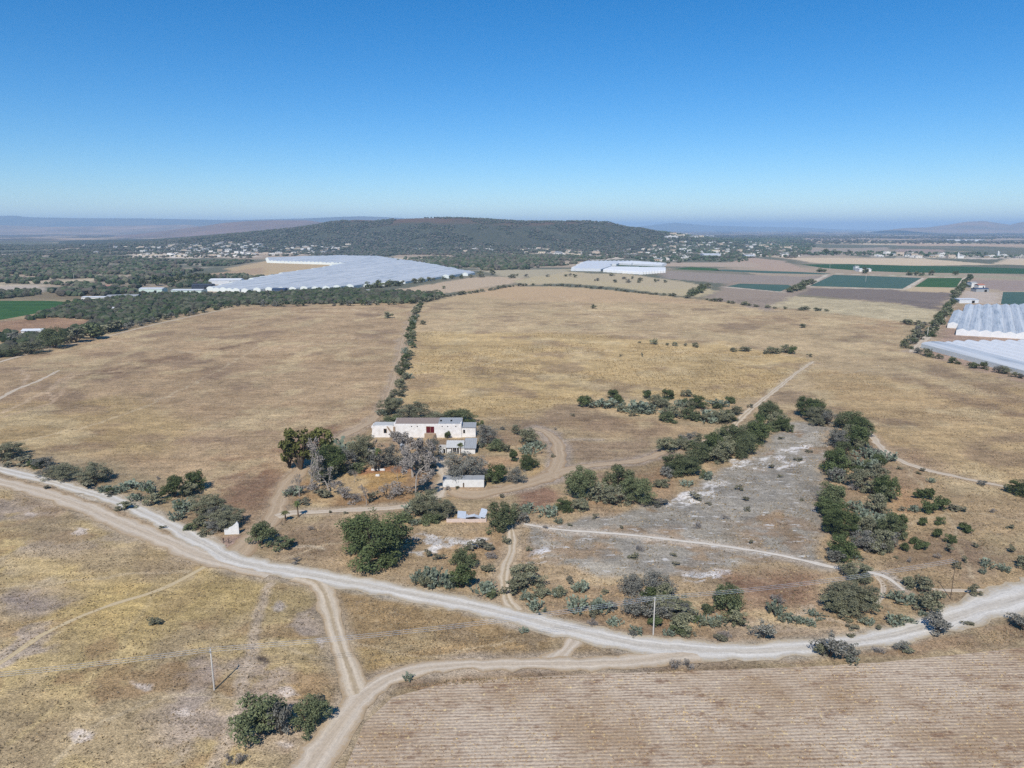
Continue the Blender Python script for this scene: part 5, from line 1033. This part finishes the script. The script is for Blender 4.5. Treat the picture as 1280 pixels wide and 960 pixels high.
# ---- people
def person(label, x, y, rz, shirt, trousers, pose):
    P = [(0, 0, .95), (0, 0, 1.12), (0, .01, 1.36), (0, .0, 1.5), (0, .01, 1.6), (0, .015, 1.72), (.1, 0, .9), (.11, .02 + pose * .1, .5), (.11, pose * .05, .07), (.11, -.14 + pose * .05, .03), (-.1, 0, .9), (-.11, .02 - pose * .1, .5), (-.11, -pose * .05, .07), (-.11, -.14 - pose * .05, .03), (.19, 0, 1.4), (.25, -.02, 1.13), (.24, -.14 - pose * .1, .92), (-.19, 0, 1.4), (-.25, .02, 1.13), (-.24, -.04, .88)]
    E = [(0, 1), (1, 2), (2, 3), (3, 4), (4, 5), (0, 6), (6, 7), (7, 8), (8, 9), (0, 10), (10, 11), (11, 12), (12, 13), (2, 14), (14, 15), (15, 16), (2, 17), (17, 18), (18, 19)]
    Rr = [.15, .14, .16, .06, .09, .09, .1, .075, .05, .045, .1, .075, .05, .045, .07, .05, .04, .07, .05, .04]
    me = bpy.data.meshes.new('tmp'); me.from_pydata(P, E, []); me.update(); o = bpy.data.objects.new('tmp', me); COL.objects.link(o)
    md = o.modifiers.new('Skin', 'SKIN'); o.modifiers.new('Sub', 'SUBSURF').levels = 1
    for v, r_ in zip(me.skin_vertices[0].data, Rr): v.radius = (r_, r_ * 0.85)
    me.skin_vertices[0].data[0].use_root = True
    dg = bpy.context.evaluated_depsgraph_get(); dg.update(); nm = bpy.data.meshes.new_from_object(o.evaluated_get(dg)); bpy.data.objects.remove(o)
    nm.name = 'person'; nm.materials.clear()
    for mt in (worn('skin', (150, 106, 82), .1), shirt, trousers, worn('hair', (30, 26, 24), .1)): nm.materials.append(mt)
    for p_ in nm.polygons:
        c = p_.center; p_.material_index = 2 if c.z < .97 and abs(c.x) < .2 else 3 if (c.z > 1.68 or (c.z > 1.56 and c.y > .05)) else 0 if c.z > 1.47 or (abs(c.x) > .2 and c.z < 1.12) else 1
        p_.use_smooth = True
    po = obj('person', nm); po.location = (x, y, 0.06); po.rotation_euler = (0, 0, rz); return tag(po, label, 'person', 'people at the gateway')
K1 = worn('black_cloth', (34, 34, 38), .15); K2 = worn('navy_cloth', (44, 48, 62), .15)
x, y = G(279.4, 678.2); person('person in dark clothes standing at the gateway, nearer the road bank', x, y, 0.6, K1, K2, 1)
x, y = G(286.2, 679.2); person('person in dark clothes standing in the entrance, directly below the gateway', x, y, -0.9, K2, K1, -1)
# ---- poles and wires
def utility_pole(label, x, y, h, mat, arm=True, rz=0.2, group='roadside utility poles', r=0.2):
    t = thing('utility_pole', label, 'utility pole', (x, y, 0), rz, group)
    m = MB(); m.tube([(0, 0, -0.05), (0, 0, h * .5), (0, 0, h)], [r, r * .82, r * .6], 8); m.build('shaft', mat, t, True)
    if arm:
        a = MB(); a.box(-0.9, 0.9, -0.17, -0.05, h - 0.62, h - 0.48); ao = a.build('crossarm', mat, t)
        for q in (-0.8, 0.0, 0.8):
            i_ = MB(); i_.tube([(q, -0.11, h - 0.475), (q, -0.11, h - 0.36), (q, -0.11, h - 0.24)], [0.05, 0.08, 0.04], 6); i_.build('insulator', DARK, t)
    return (x, y, h)
p1 = G(268, 862.5); p2 = G(816.5, 793.5); p3 = G(1188, 748.5)
h1, h2, h3 = top_h(p1[1], 810.5), top_h(p2[1], 746), top_h(p3[1], 699)
dr = (p1[0] - p2[0], p1[1] - p2[1]); p0 = (p1[0] + dr[0], p1[1] + dr[1] * 0.8)
rz_ = math.atan2(p1[1] - p2[1], p1[0] - p2[0]) + math.pi / 2
A1 = utility_pole('white concrete utility pole alone on the dry grass', *p1, h1, CONC, True, rz_); A2 = utility_pole('white concrete utility pole beside the white road', *p2, h2, CONC, True, rz_)
A3 = utility_pole('dark wooden utility pole near the road bend', *p3, h3, WOOD, True, rz_ + .2, r=0.11); A0 = utility_pole('white concrete utility pole outside the view', *p0, h1, CONC, True, rz_)
def wires(a, b, where):
    n = Vector((-(b[1] - a[1]), b[0] - a[0], 0)).normalized()
    for q, wd_ in ((-0.8, 'far-side'), (0.0, 'middle'), (0.8, 'near-side')):
        pts = []
        for i in range(25):
            u = i / 24; pts.append((a[0] + (b[0] - a[0]) * u + n.x * q, a[1] + (b[1] - a[1]) * u + n.y * q, (a[2] - 0.25) * (1 - u) + (b[2] - 0.25) * u - 1.3 * 4 * u * (1 - u)))
        m = MB(); m.tube(pts, [0.026] * 25, 4); tag(m.build('power_line', METAL), f'{wd_} power line hanging {where}', 'power line', 'power lines')
wires(A0, A1, 'out past the pole on dry grass'); wires(A1, A2, 'between the two concrete poles'); wires(A2, A3, 'from roadside concrete pole to wooden pole')
for px, py, h, lab in ((1037, 338, 15, 'far pale mast on the rim of the dark green crop strip'), (1082, 352, 14, 'far pale mast in the teal crop field'), (93, 353, 16, 'far pale mast in the trees beyond the bright green field'), (1159, 421, 9, 'thin pole by the canal track at the tunnels')):
    x, y = G(px, py); utility_pole(lab, x, y, h, CONC, False, 0, 'far masts', 0.3)
# ---- greenhouses
k = NT('plastic_roof'); p = k.objco(); n_ = k.noise(k.scaled(p, (0.006, 0.085, 1)), 1.0, 4, 0.65); n2_ = k.noise(k.scaled(p, (0.03, 0.4, 1)), 1.0, 3)
k.b.inputs['Roughness'].default_value = 0.5; k.b.inputs['Specular IOR Level'].default_value = 0.3
P_ROOF = k.col(k.mix(k.ramp(n_, 0.38, 0.62), lin(196, 198, 198), k.mix(k.ramp(n2_, 0.4, 0.65), lin(184, 188, 190), lin(140, 148, 154))))
P_WALL = worn('shade_net_wall', (222, 226, 220), 0.12, 0.2); P_WHITE = worn('white_film', (210, 212, 213), 0.16, 0.3, 0.5); P_SKIRT = worn('white_skirt', (226, 226, 224), 0.1, 0.4)
def greenhouse(label, px, dpx, span=9.0, eave=4.5, rise=1.9, roof=None, wall=None, seg=6, tent=False, group='plastic greenhouses', gap=0.0, jit=0.0):
    P = Gp(px); a, b = G(*dpx[0]), G(*dpx[1]); th = math.atan2(b[1] - a[1], b[0] - a[0])
    c0 = P.mean(0); Rm = np.array([[math.cos(th), math.sin(th)], [-math.sin(th), math.cos(th)]]); Q = (P - c0) @ Rm.T
    t = thing('greenhouse', label, 'greenhouse', (c0[0], c0[1], 0), th, group)
    rf, wl = MB(), MB(); v = Q[:, 1].min() + 0.01
    prof = [(0, 0), (.5, 1), (1, 0)] if tent else [(i / seg, math.sin(math.pi * i / seg)) for i in range(seg + 1)]
    while v < Q[:, 1].max():
        vm = v + span / 2; xs_ = []
        for i in range(len(Q)):
            p_, q_ = Q[i], Q[(i + 1) % len(Q)]
            if (p_[1] > vm) != (q_[1] > vm): xs_.append(p_[0] + (q_[0] - p_[0]) * (vm - p_[1]) / (q_[1] - p_[1]))
        xs_.sort()
        for u0, u1 in zip(xs_[::2], xs_[1::2]):
            if u1 - u0 < 8: continue
            nseg = max(1, int((u1 - u0) / 60)); w_ = span - gap
            ej = random.uniform(-jit, jit)
            for s_ in range(nseg):
                ua, ub = u0 + (u1 - u0) * s_ / nseg, u0 + (u1 - u0) * (s_ + 1) / nseg
                for (f0, g0), (f1, g1) in zip(prof, prof[1:]):
                    rf.poly([(ua, v + f0 * w_, eave + ej + g0 * rise), (ub, v + f0 * w_, eave + ej + g0 * rise), (ub, v + f1 * w_, eave + ej + g1 * rise), (ua, v + f1 * w_, eave + ej + g1 * rise)])
            for u in (u0, u1):
                wl.poly([(u, v, 0)] + [(u, v + f * w_, eave + ej + g * rise - 0.02) for f, g in prof] + [(u, v + w_, 0)])
            for vv in (v, v + w_):
                wl.poly([(u0, vv, 0), (u1, vv, 0), (u1, vv, eave + ej - 0.02), (u0, vv, eave + ej - 0.02)])
        v += span
    rf.build('roof', roof or P_ROOF, t, False); wl.build('wall', wall or P_WALL, t); return t
greenhouse('vast pale plastic greenhouse roof stretching towards the hill', [(262, 364), (300, 355.5), (345, 346), (402, 337), (430, 331.5), (336, 328.6), (334, 324.5), (420, 321.2), (470, 322.4), (505, 327), (545, 334), (592, 343.5), (560, 347.5), (520, 353), (470, 358), (430, 361.5), (370, 363.5), (300, 366)], ((320, 352), (470, 334)), 14, 4.6, 2.6, jit=0.8, gap=0.8)
greenhouse('white greenhouse block far beyond the pale meadow', [(714, 338.6), (731, 328.6), (792, 328.6), (764, 333), (754, 339.4)], ((716, 336), (742, 329)), 12, 5, 2, P_WHITE, P_WHITE)
greenhouse('white greenhouse strip behind the dark crop court', [(772, 331), (792, 328.8), (832, 331.6), (829, 333.4)], ((780, 331), (820, 333)), 10, 5, 2, P_WHITE, P_WHITE)
greenhouse('white greenhouse strip before the dark crop court', [(754, 340), (764, 336.2), (832, 337.6), (832, 340.8), (802, 343.2)], ((760, 338), (830, 339)), 10, 5, 2, P_WHITE, P_SKIRT)
sheet('crop_field', [(764, 335.8), (774, 331.6), (829, 333.8), (832, 337)], MD, 0.05)
greenhouse('pale greenhouse with peaked net roof beside the canal track', [(1196, 419), (1188, 406), (1203, 386), (1290, 385.6), (1480, 388), (1480, 436), (1290, 424.5)], ((1196, 419), (1207, 386)), 9.5, 4.6, 1.9, None, P_SKIRT, tent=True, jit=0.3)
gA, gB = np.array(G(1158, 437)), np.array(G(1282, 471)); gd = (gB - gA) / np.linalg.norm(gB - gA); gn = np.array([-gd[1], gd[0]])
def tunnel(label, off, start, length, width, eave, rise, roof, wall):
    a = gA + gn * off + gd * start; t = thing('tunnel', label, 'greenhouse', (a[0], a[1], 0), math.atan2(gd[1], gd[0]), 'white crop tunnels')
    rf, wl = MB(), MB(); pr_ = [(math.sin(math.pi * (i / 8 - .5)) * .5 + .5, math.cos(math.pi * (i / 8 - .5))) for i in range(9)]
    for s_ in range(int(length / 20)):
        for (f0, g0), (f1, g1) in zip(pr_, pr_[1:]): rf.poly([(s_ * 20, f0 * width, eave + g0 * rise), (s_ * 20 + 20, f0 * width, eave + g0 * rise), (s_ * 20 + 20, f1 * width, eave + g1 * rise), (s_ * 20, f1 * width, eave + g1 * rise)])
    L = int(length / 20) * 20
    for u in (0, L): wl.poly([(u, 0, 0)] + [(u, f * width, eave + g * rise - .02) for f, g in pr_] + [(u, width, 0)])
    for vv in (0, width): wl.poly([(0, vv, 0), (L, vv, 0), (L, vv, eave), (0, vv, eave)])
    rf.build('roof', roof, t, True); wl.build('wall', wall, t)
tunnel('broad front crop tunnel with tall grey net wall', 0, -8, 380, 23, 3.8, 2.0, P_ROOF, P_WALL)
for i, (o_, s_) in enumerate(((27, -20), (39, -26), (51, -28), (63, -27), (75, -28), (87, -27), (99, -28), (111, -27))):
    tunnel(f'low white crop tunnel, {ORD[i]} behind the broad front tunnel', o_, s_, 380, 9, 1.2, 2.6, P_WHITE, P_WHITE)
# ---- sheds by the wood and farms across the plain
def barn(name, label, x0, x1, yb, h, depth, roof, wall, rise=1.2, rz=0.0, cat='shed', group=None, door=True):
    x, y = G((x0 + x1) / 2, yb); L = (x1 - x0) * mpp(y) / 2; t = thing(name, label, cat, (x, y, 0), rz, group)
    m = MB(); m.V, m.F, m.M = [], [], []
    m.box(-L, L, 0, depth, 0, h); m.build('wall', wall, t)
    r_ = MB(); o_ = 0.4
    for q in range(2):
        ya, yb_, za, zb = (-o_, depth / 2, h + 0.02, h + rise) if q == 0 else (depth / 2, depth + o_, h + rise, h + 0.02)
        r_.poly([(-L - o_, ya, za), (L + o_, ya, za), (L + o_, yb_, zb), (-L - o_, yb_, zb)]); r_.poly([(-L - o_, ya, za - .12), (-L - o_, yb_, zb - .12), (L + o_, yb_, zb - .12), (L + o_, ya, za - .12)])
    for sx in (-L - 0.01, L + 0.01): r_.poly([(sx, 0, h), (sx, depth, h), (sx, depth / 2, h + rise - .05)])
    r_.build('roof', roof, t)
    if door: opening(t, 'door', L * 0.3, L * 0.3 + min(4, L * .4), 0, 0, h * 0.7, DARK)
    return t
G1 = 'white sheds by the wood'
barn('long_shed', 'long white shed at the rim of the bright green field', 102, 131, 376, 5, 12, P_WHITE, W_PLAIN, 1.0, group=G1)
barn('long_shed', 'long shed with slate-grey and white roof beside the wood', 134, 170, 375, 5, 20, R_GREY, P_WHITE, 2.0, 0.18, group=G1)
barn('pack_house', 'mint-white packing house with dark end wall', 174, 203, 367.5, 8, 18, P_WHITE, GREENW, 1.4, group=G1)
barn('pack_house', 'low pale packing house joined to the plastic roofs', 214, 252, 367.8, 6, 22, P_WHITE, GREENW, 1.2, group=G1)
barn('barn', 'dark-roofed open barn between packing house and plastic roofs', 240, 264, 362, 7, 22, R_DARK, R_DARK, 2.0, 0.1, group=G1)
barn('barn', 'white arched barn under trees behind the packing houses', 262, 300, 355.5, 7, 30, P_WHITE, P_WHITE, 3.0, 0.12, group=G1)
barn('white_shed', 'white tin shed inside the wood', 128, 146, 389.5, 4, 8, P_WHITE, W_PLAIN, 1.2, 0.2, group=G1)
barn('white_shed', 'white arched shed beside the brown plot', 28, 52, 419, 4.2, 9, P_WHITE, W_PLAIN, 1.6, 0.15, group=G1)
barn('white_shed', 'tiny pale hut on the sandy clearing', 73, 85, 365.5, 4, 8, P_WHITE, W_STONE, 1.2, group=G1)
barn('blue_shed', 'dark blue shed at the lower rim of plastic roofs', 340, 356, 367, 7, 16, BLUE, BLUE, 1.5, group=G1)
barn('white_shed', 'white hut at the end of the wood', 452, 463, 366.5, 4, 8, P_WHITE, W_PLAIN, 1.2, group=G1); barn('white_shed', 'small roadside white hut in the wood', 492, 500, 371, 3.5, 7, P_WHITE, W_PLAIN, 1.0, group=G1)
barn('white_shed', 'pink-roofed shed among the far trees', 118, 137, 360.5, 4, 12, worn('pink_roof', (170, 124, 110), .2), W_PLAIN, 1.4, group=G1)
G2 = 'farm buildings across the plain'
barn('white_barn', 'white barn standing before the dark green crop strip', 1074, 1089, 339.6, 6, 22, P_WHITE, W_PLAIN, 1.5, group=G2); barn('farm_house', 'white farm house beside the white barn on crop strip', 1069, 1073.6, 337.6, 9, 12, R_PALE, W_PLAIN, 1.0, group=G2)
barn('white_shed', 'long white shed at the corner of the peaked greenhouse yard', 1199, 1223, 379, 5, 20, P_WHITE, P_WHITE, 0.6, group=G2)
barn('farm_house', 'white two-storey farm house by the canal trees', 1214, 1221, 360, 9, 14, R_PALE, W_PLAIN, 1.0, group=G2); barn('farm_house', 'red-roofed farm house by the canal trees', 1223, 1231, 361, 6, 12, worn('tile_roof', (176, 120, 100), .2), W_PLAIN, 2.0, group=G2); barn('blue_shed', 'grey-blue workshop in front of canal farm house', 1220, 1236, 365, 5, 14, BLUE, R_GREY, 1.2, group=G2)
barn('big_hall', 'large white hall in the village beyond the fallow fields', 880, 901, 321.5, 9, 60, P_WHITE, P_WHITE, 3.0, group=G2); barn('big_hall', 'white hall at the village edge beyond the green strip', 932, 944, 322, 7, 40, P_WHITE, P_WHITE, 2.0, group=G2)
# villages
def house_mesh(v):
    rs = random.Random(v); W_, D_, Hh_ = rs.uniform(9, 15), rs.uniform(8, 11), rs.choice([3.4, 3.6, 6.2]); m = MB()
    m.box(-W_ / 2, W_ / 2, 0, D_, 0, Hh_, 0)
    if v % 3 == 0:
        m.prism([(-W_ / 2 - .4, Hh_ + .02), (W_ / 2 + .4, Hh_ + .02), (0, Hh_ + 1.8)], -.4, D_ + .4, 1)
    else:
        for a in ((-W_ / 2, W_ / 2, 0, .25), (-W_ / 2, W_ / 2, D_ - .25, D_), (-W_ / 2, -W_ / 2 + .25, .26, D_ - .26), (W_ / 2 - .25, W_ / 2, .26, D_ - .26)): m.box(*a, Hh_ + .01, Hh_ + .7, 0)
        m.box(W_ / 2 - 3, W_ / 2 - .5, D_ - 3.4, D_ - .6, Hh_ + .01, Hh_ + 2.2, 1)
    m.box(-.6, .6, -.06, .1, 0, 2.2, 2)
    for q in (-W_ * .3, W_ * .3): m.box(q - .8, q + .8, -.05, .1, 1.1, 2.4, 2)
    return m
HW = [worn('dull_white', (226, 222, 214), .12), W_WHITE, worn('cream_wall', (214, 200, 176), .15), worn('tan_wall', (190, 168, 142), .15), worn('grey_block', (166, 160, 152), .15), worn('dun_wall', (198, 180, 160), .2)]
HM = [house_mesh(v).mesh('house', [HW[v], [R_GREY, CONC, R_RUST][v % 3], DARK]) for v in range(6)]
EXTRA = MB(); NH = [0]
def village(px, n, label, group, smin=0.8, smax=1.5, single=None):
    P = np.array(px, float); k_ = 0; single = n if single is None else single
    while k_ < n:
        q = RNG.uniform(P.min(0), P.max(0))
        if not inside(P, np.array([q[0]]), np.array([q[1]]))[0]: continue
        x, y, z = T(*q)
        if k_ >= single:      # the smallest, beyond three hundred in view, share one mass
            m_ = house_mesh(k_ % 6); s_ = random.uniform(smin, smax) * 0.85; b0 = len(EXTRA.V); a_ = random.uniform(-.5, .5); ca_, sa_ = math.cos(a_) * s_, math.sin(a_) * s_
            EXTRA.V += [(x + vx * ca_ - vy * sa_, y + vx * sa_ + vy * ca_, z - 0.3 + vz * s_) for vx, vy, vz in m_.V]; EXTRA.F += [tuple(b0 + i for i in f) for f in m_.F]; EXTRA.M += m_.M; k_ += 1; continue
        o = bpy.data.objects.new('house', HM[random.randrange(6)]); COL.objects.link(o)
        s_ = random.uniform(smin, smax); o.location = (x, y, z - 0.3); o.rotation_euler = (0, 0, random.uniform(-.5, .5)); o.scale = (s_ * random.uniform(.9, 1.6), s_, s_); tag(o, label, 'house', group); k_ += 1
village([(165, 311), (240, 304), (310, 302), (330, 306), (320, 320), (240, 323), (170, 321)], 190, 'small pale house among trees in the village before the scrub hill', 'village houses before the hill', 0.85, 1.6, 96)
village([(330, 310), (440, 306), (440, 312), (400, 318), (330, 319)], 44, 'small pale house on the hill foot behind the plastic roofs', 'houses behind the plastic roofs', 0.8, 1.5, 34)
village([(100, 307), (160, 307), (160, 314), (110, 317)], 8, 'small pale house on the thin scrub beyond the village', 'outlying houses', 0.9, 1.5)
village([(570, 311), (612, 309), (618, 314), (572, 316)], 9, 'white house of the lone homestead on the scrub slope', 'homestead houses on the scrub slope', 1.0, 1.8)
village([(518, 311), (532, 311), (532, 314), (518, 314)], 4, 'reddish small house alone on the wooded slope', 'houses on the wooded slope', 1.0, 1.4)
village([(640, 309), (700, 312), (790, 312), (800, 322), (740, 325), (690, 322), (650, 317)], 34, 'pale house along the foot of the flat-topped hill', 'houses along the hill foot', 1.0, 1.8, 30)
village([(800, 312), (840, 303), (960, 303), (1000, 308), (1000, 321), (900, 319), (830, 327), (800, 325)], 200, 'pale house in the larger village past the hill', 'houses of the larger village', 0.9, 1.8, 78)
village([(830, 294), (900, 295), (910, 298), (835, 298)], 14, 'far pale house on the plain beyond the larger village', 'far houses on the plain', 2.0, 3.0)
village([(1090, 318), (1180, 318), (1280, 321), (1280, 324), (1180, 323), (1090, 321)], 30, 'pale house in the hamlet beyond the sandy field', 'hamlet houses beyond the sandy field', 1.2, 2.0, 22)
tag(EXTRA.build('distant_housing', [HW[0], CONC, DARK]), kind='stuff')
for px, py, lab in ((1198, 323, 'slim white church tower in the hamlet, nearer the village'), (1248, 321, 'white church tower with spire in the hamlet beyond sandy field')):
    x, y = G(px, py); t = thing('church', lab, 'church', (x, y, 0), 0, 'hamlet churches')
    m = MB(); m.box(-2.5, 2.5, 0, 5, 0, 14); m.box(-1.9, 1.9, .6, 4.4, 14.01, 17); m.build('tower', W_PLAIN, t); m = MB(); m.box(2.51, 18, .3, 9, 0, 7); m.build('nave', W_PLAIN, t)
    m = MB()
    for a, b in (((-2, .5), (2, .5)), ((2, .5), (2, 4.5)), ((2, 4.5), (-2, 4.5)), ((-2, 4.5), (-2, .5))): m.poly([(a[0], a[1], 17.02), (b[0], b[1], 17.02), (0, 2.5, 21)])
    m.build('spire', W_PLAIN, t)
for px0, px1, py, lab in ((1083, 1106, 290, 'row of far white sheds on the horizon plain'), (1184, 1202, 301.3, 'far white long shed on the blue plain, nearer the middle'), (1206, 1232, 301.5, 'far white long shed on the blue plain, nearer the mountains'), (1232, 1240, 289.5, 'far pale shed under the mountains'), (870, 888, 295, 'far cream shed past the hill spur'), (208, 222, 292, 'far pale shed in the blue valley')):
    barn('far_shed', lab, px0, px1, py, 10, 60, P_WHITE, P_WHITE, 2.0, 0.0, 'shed', 'far sheds on the plain', False)
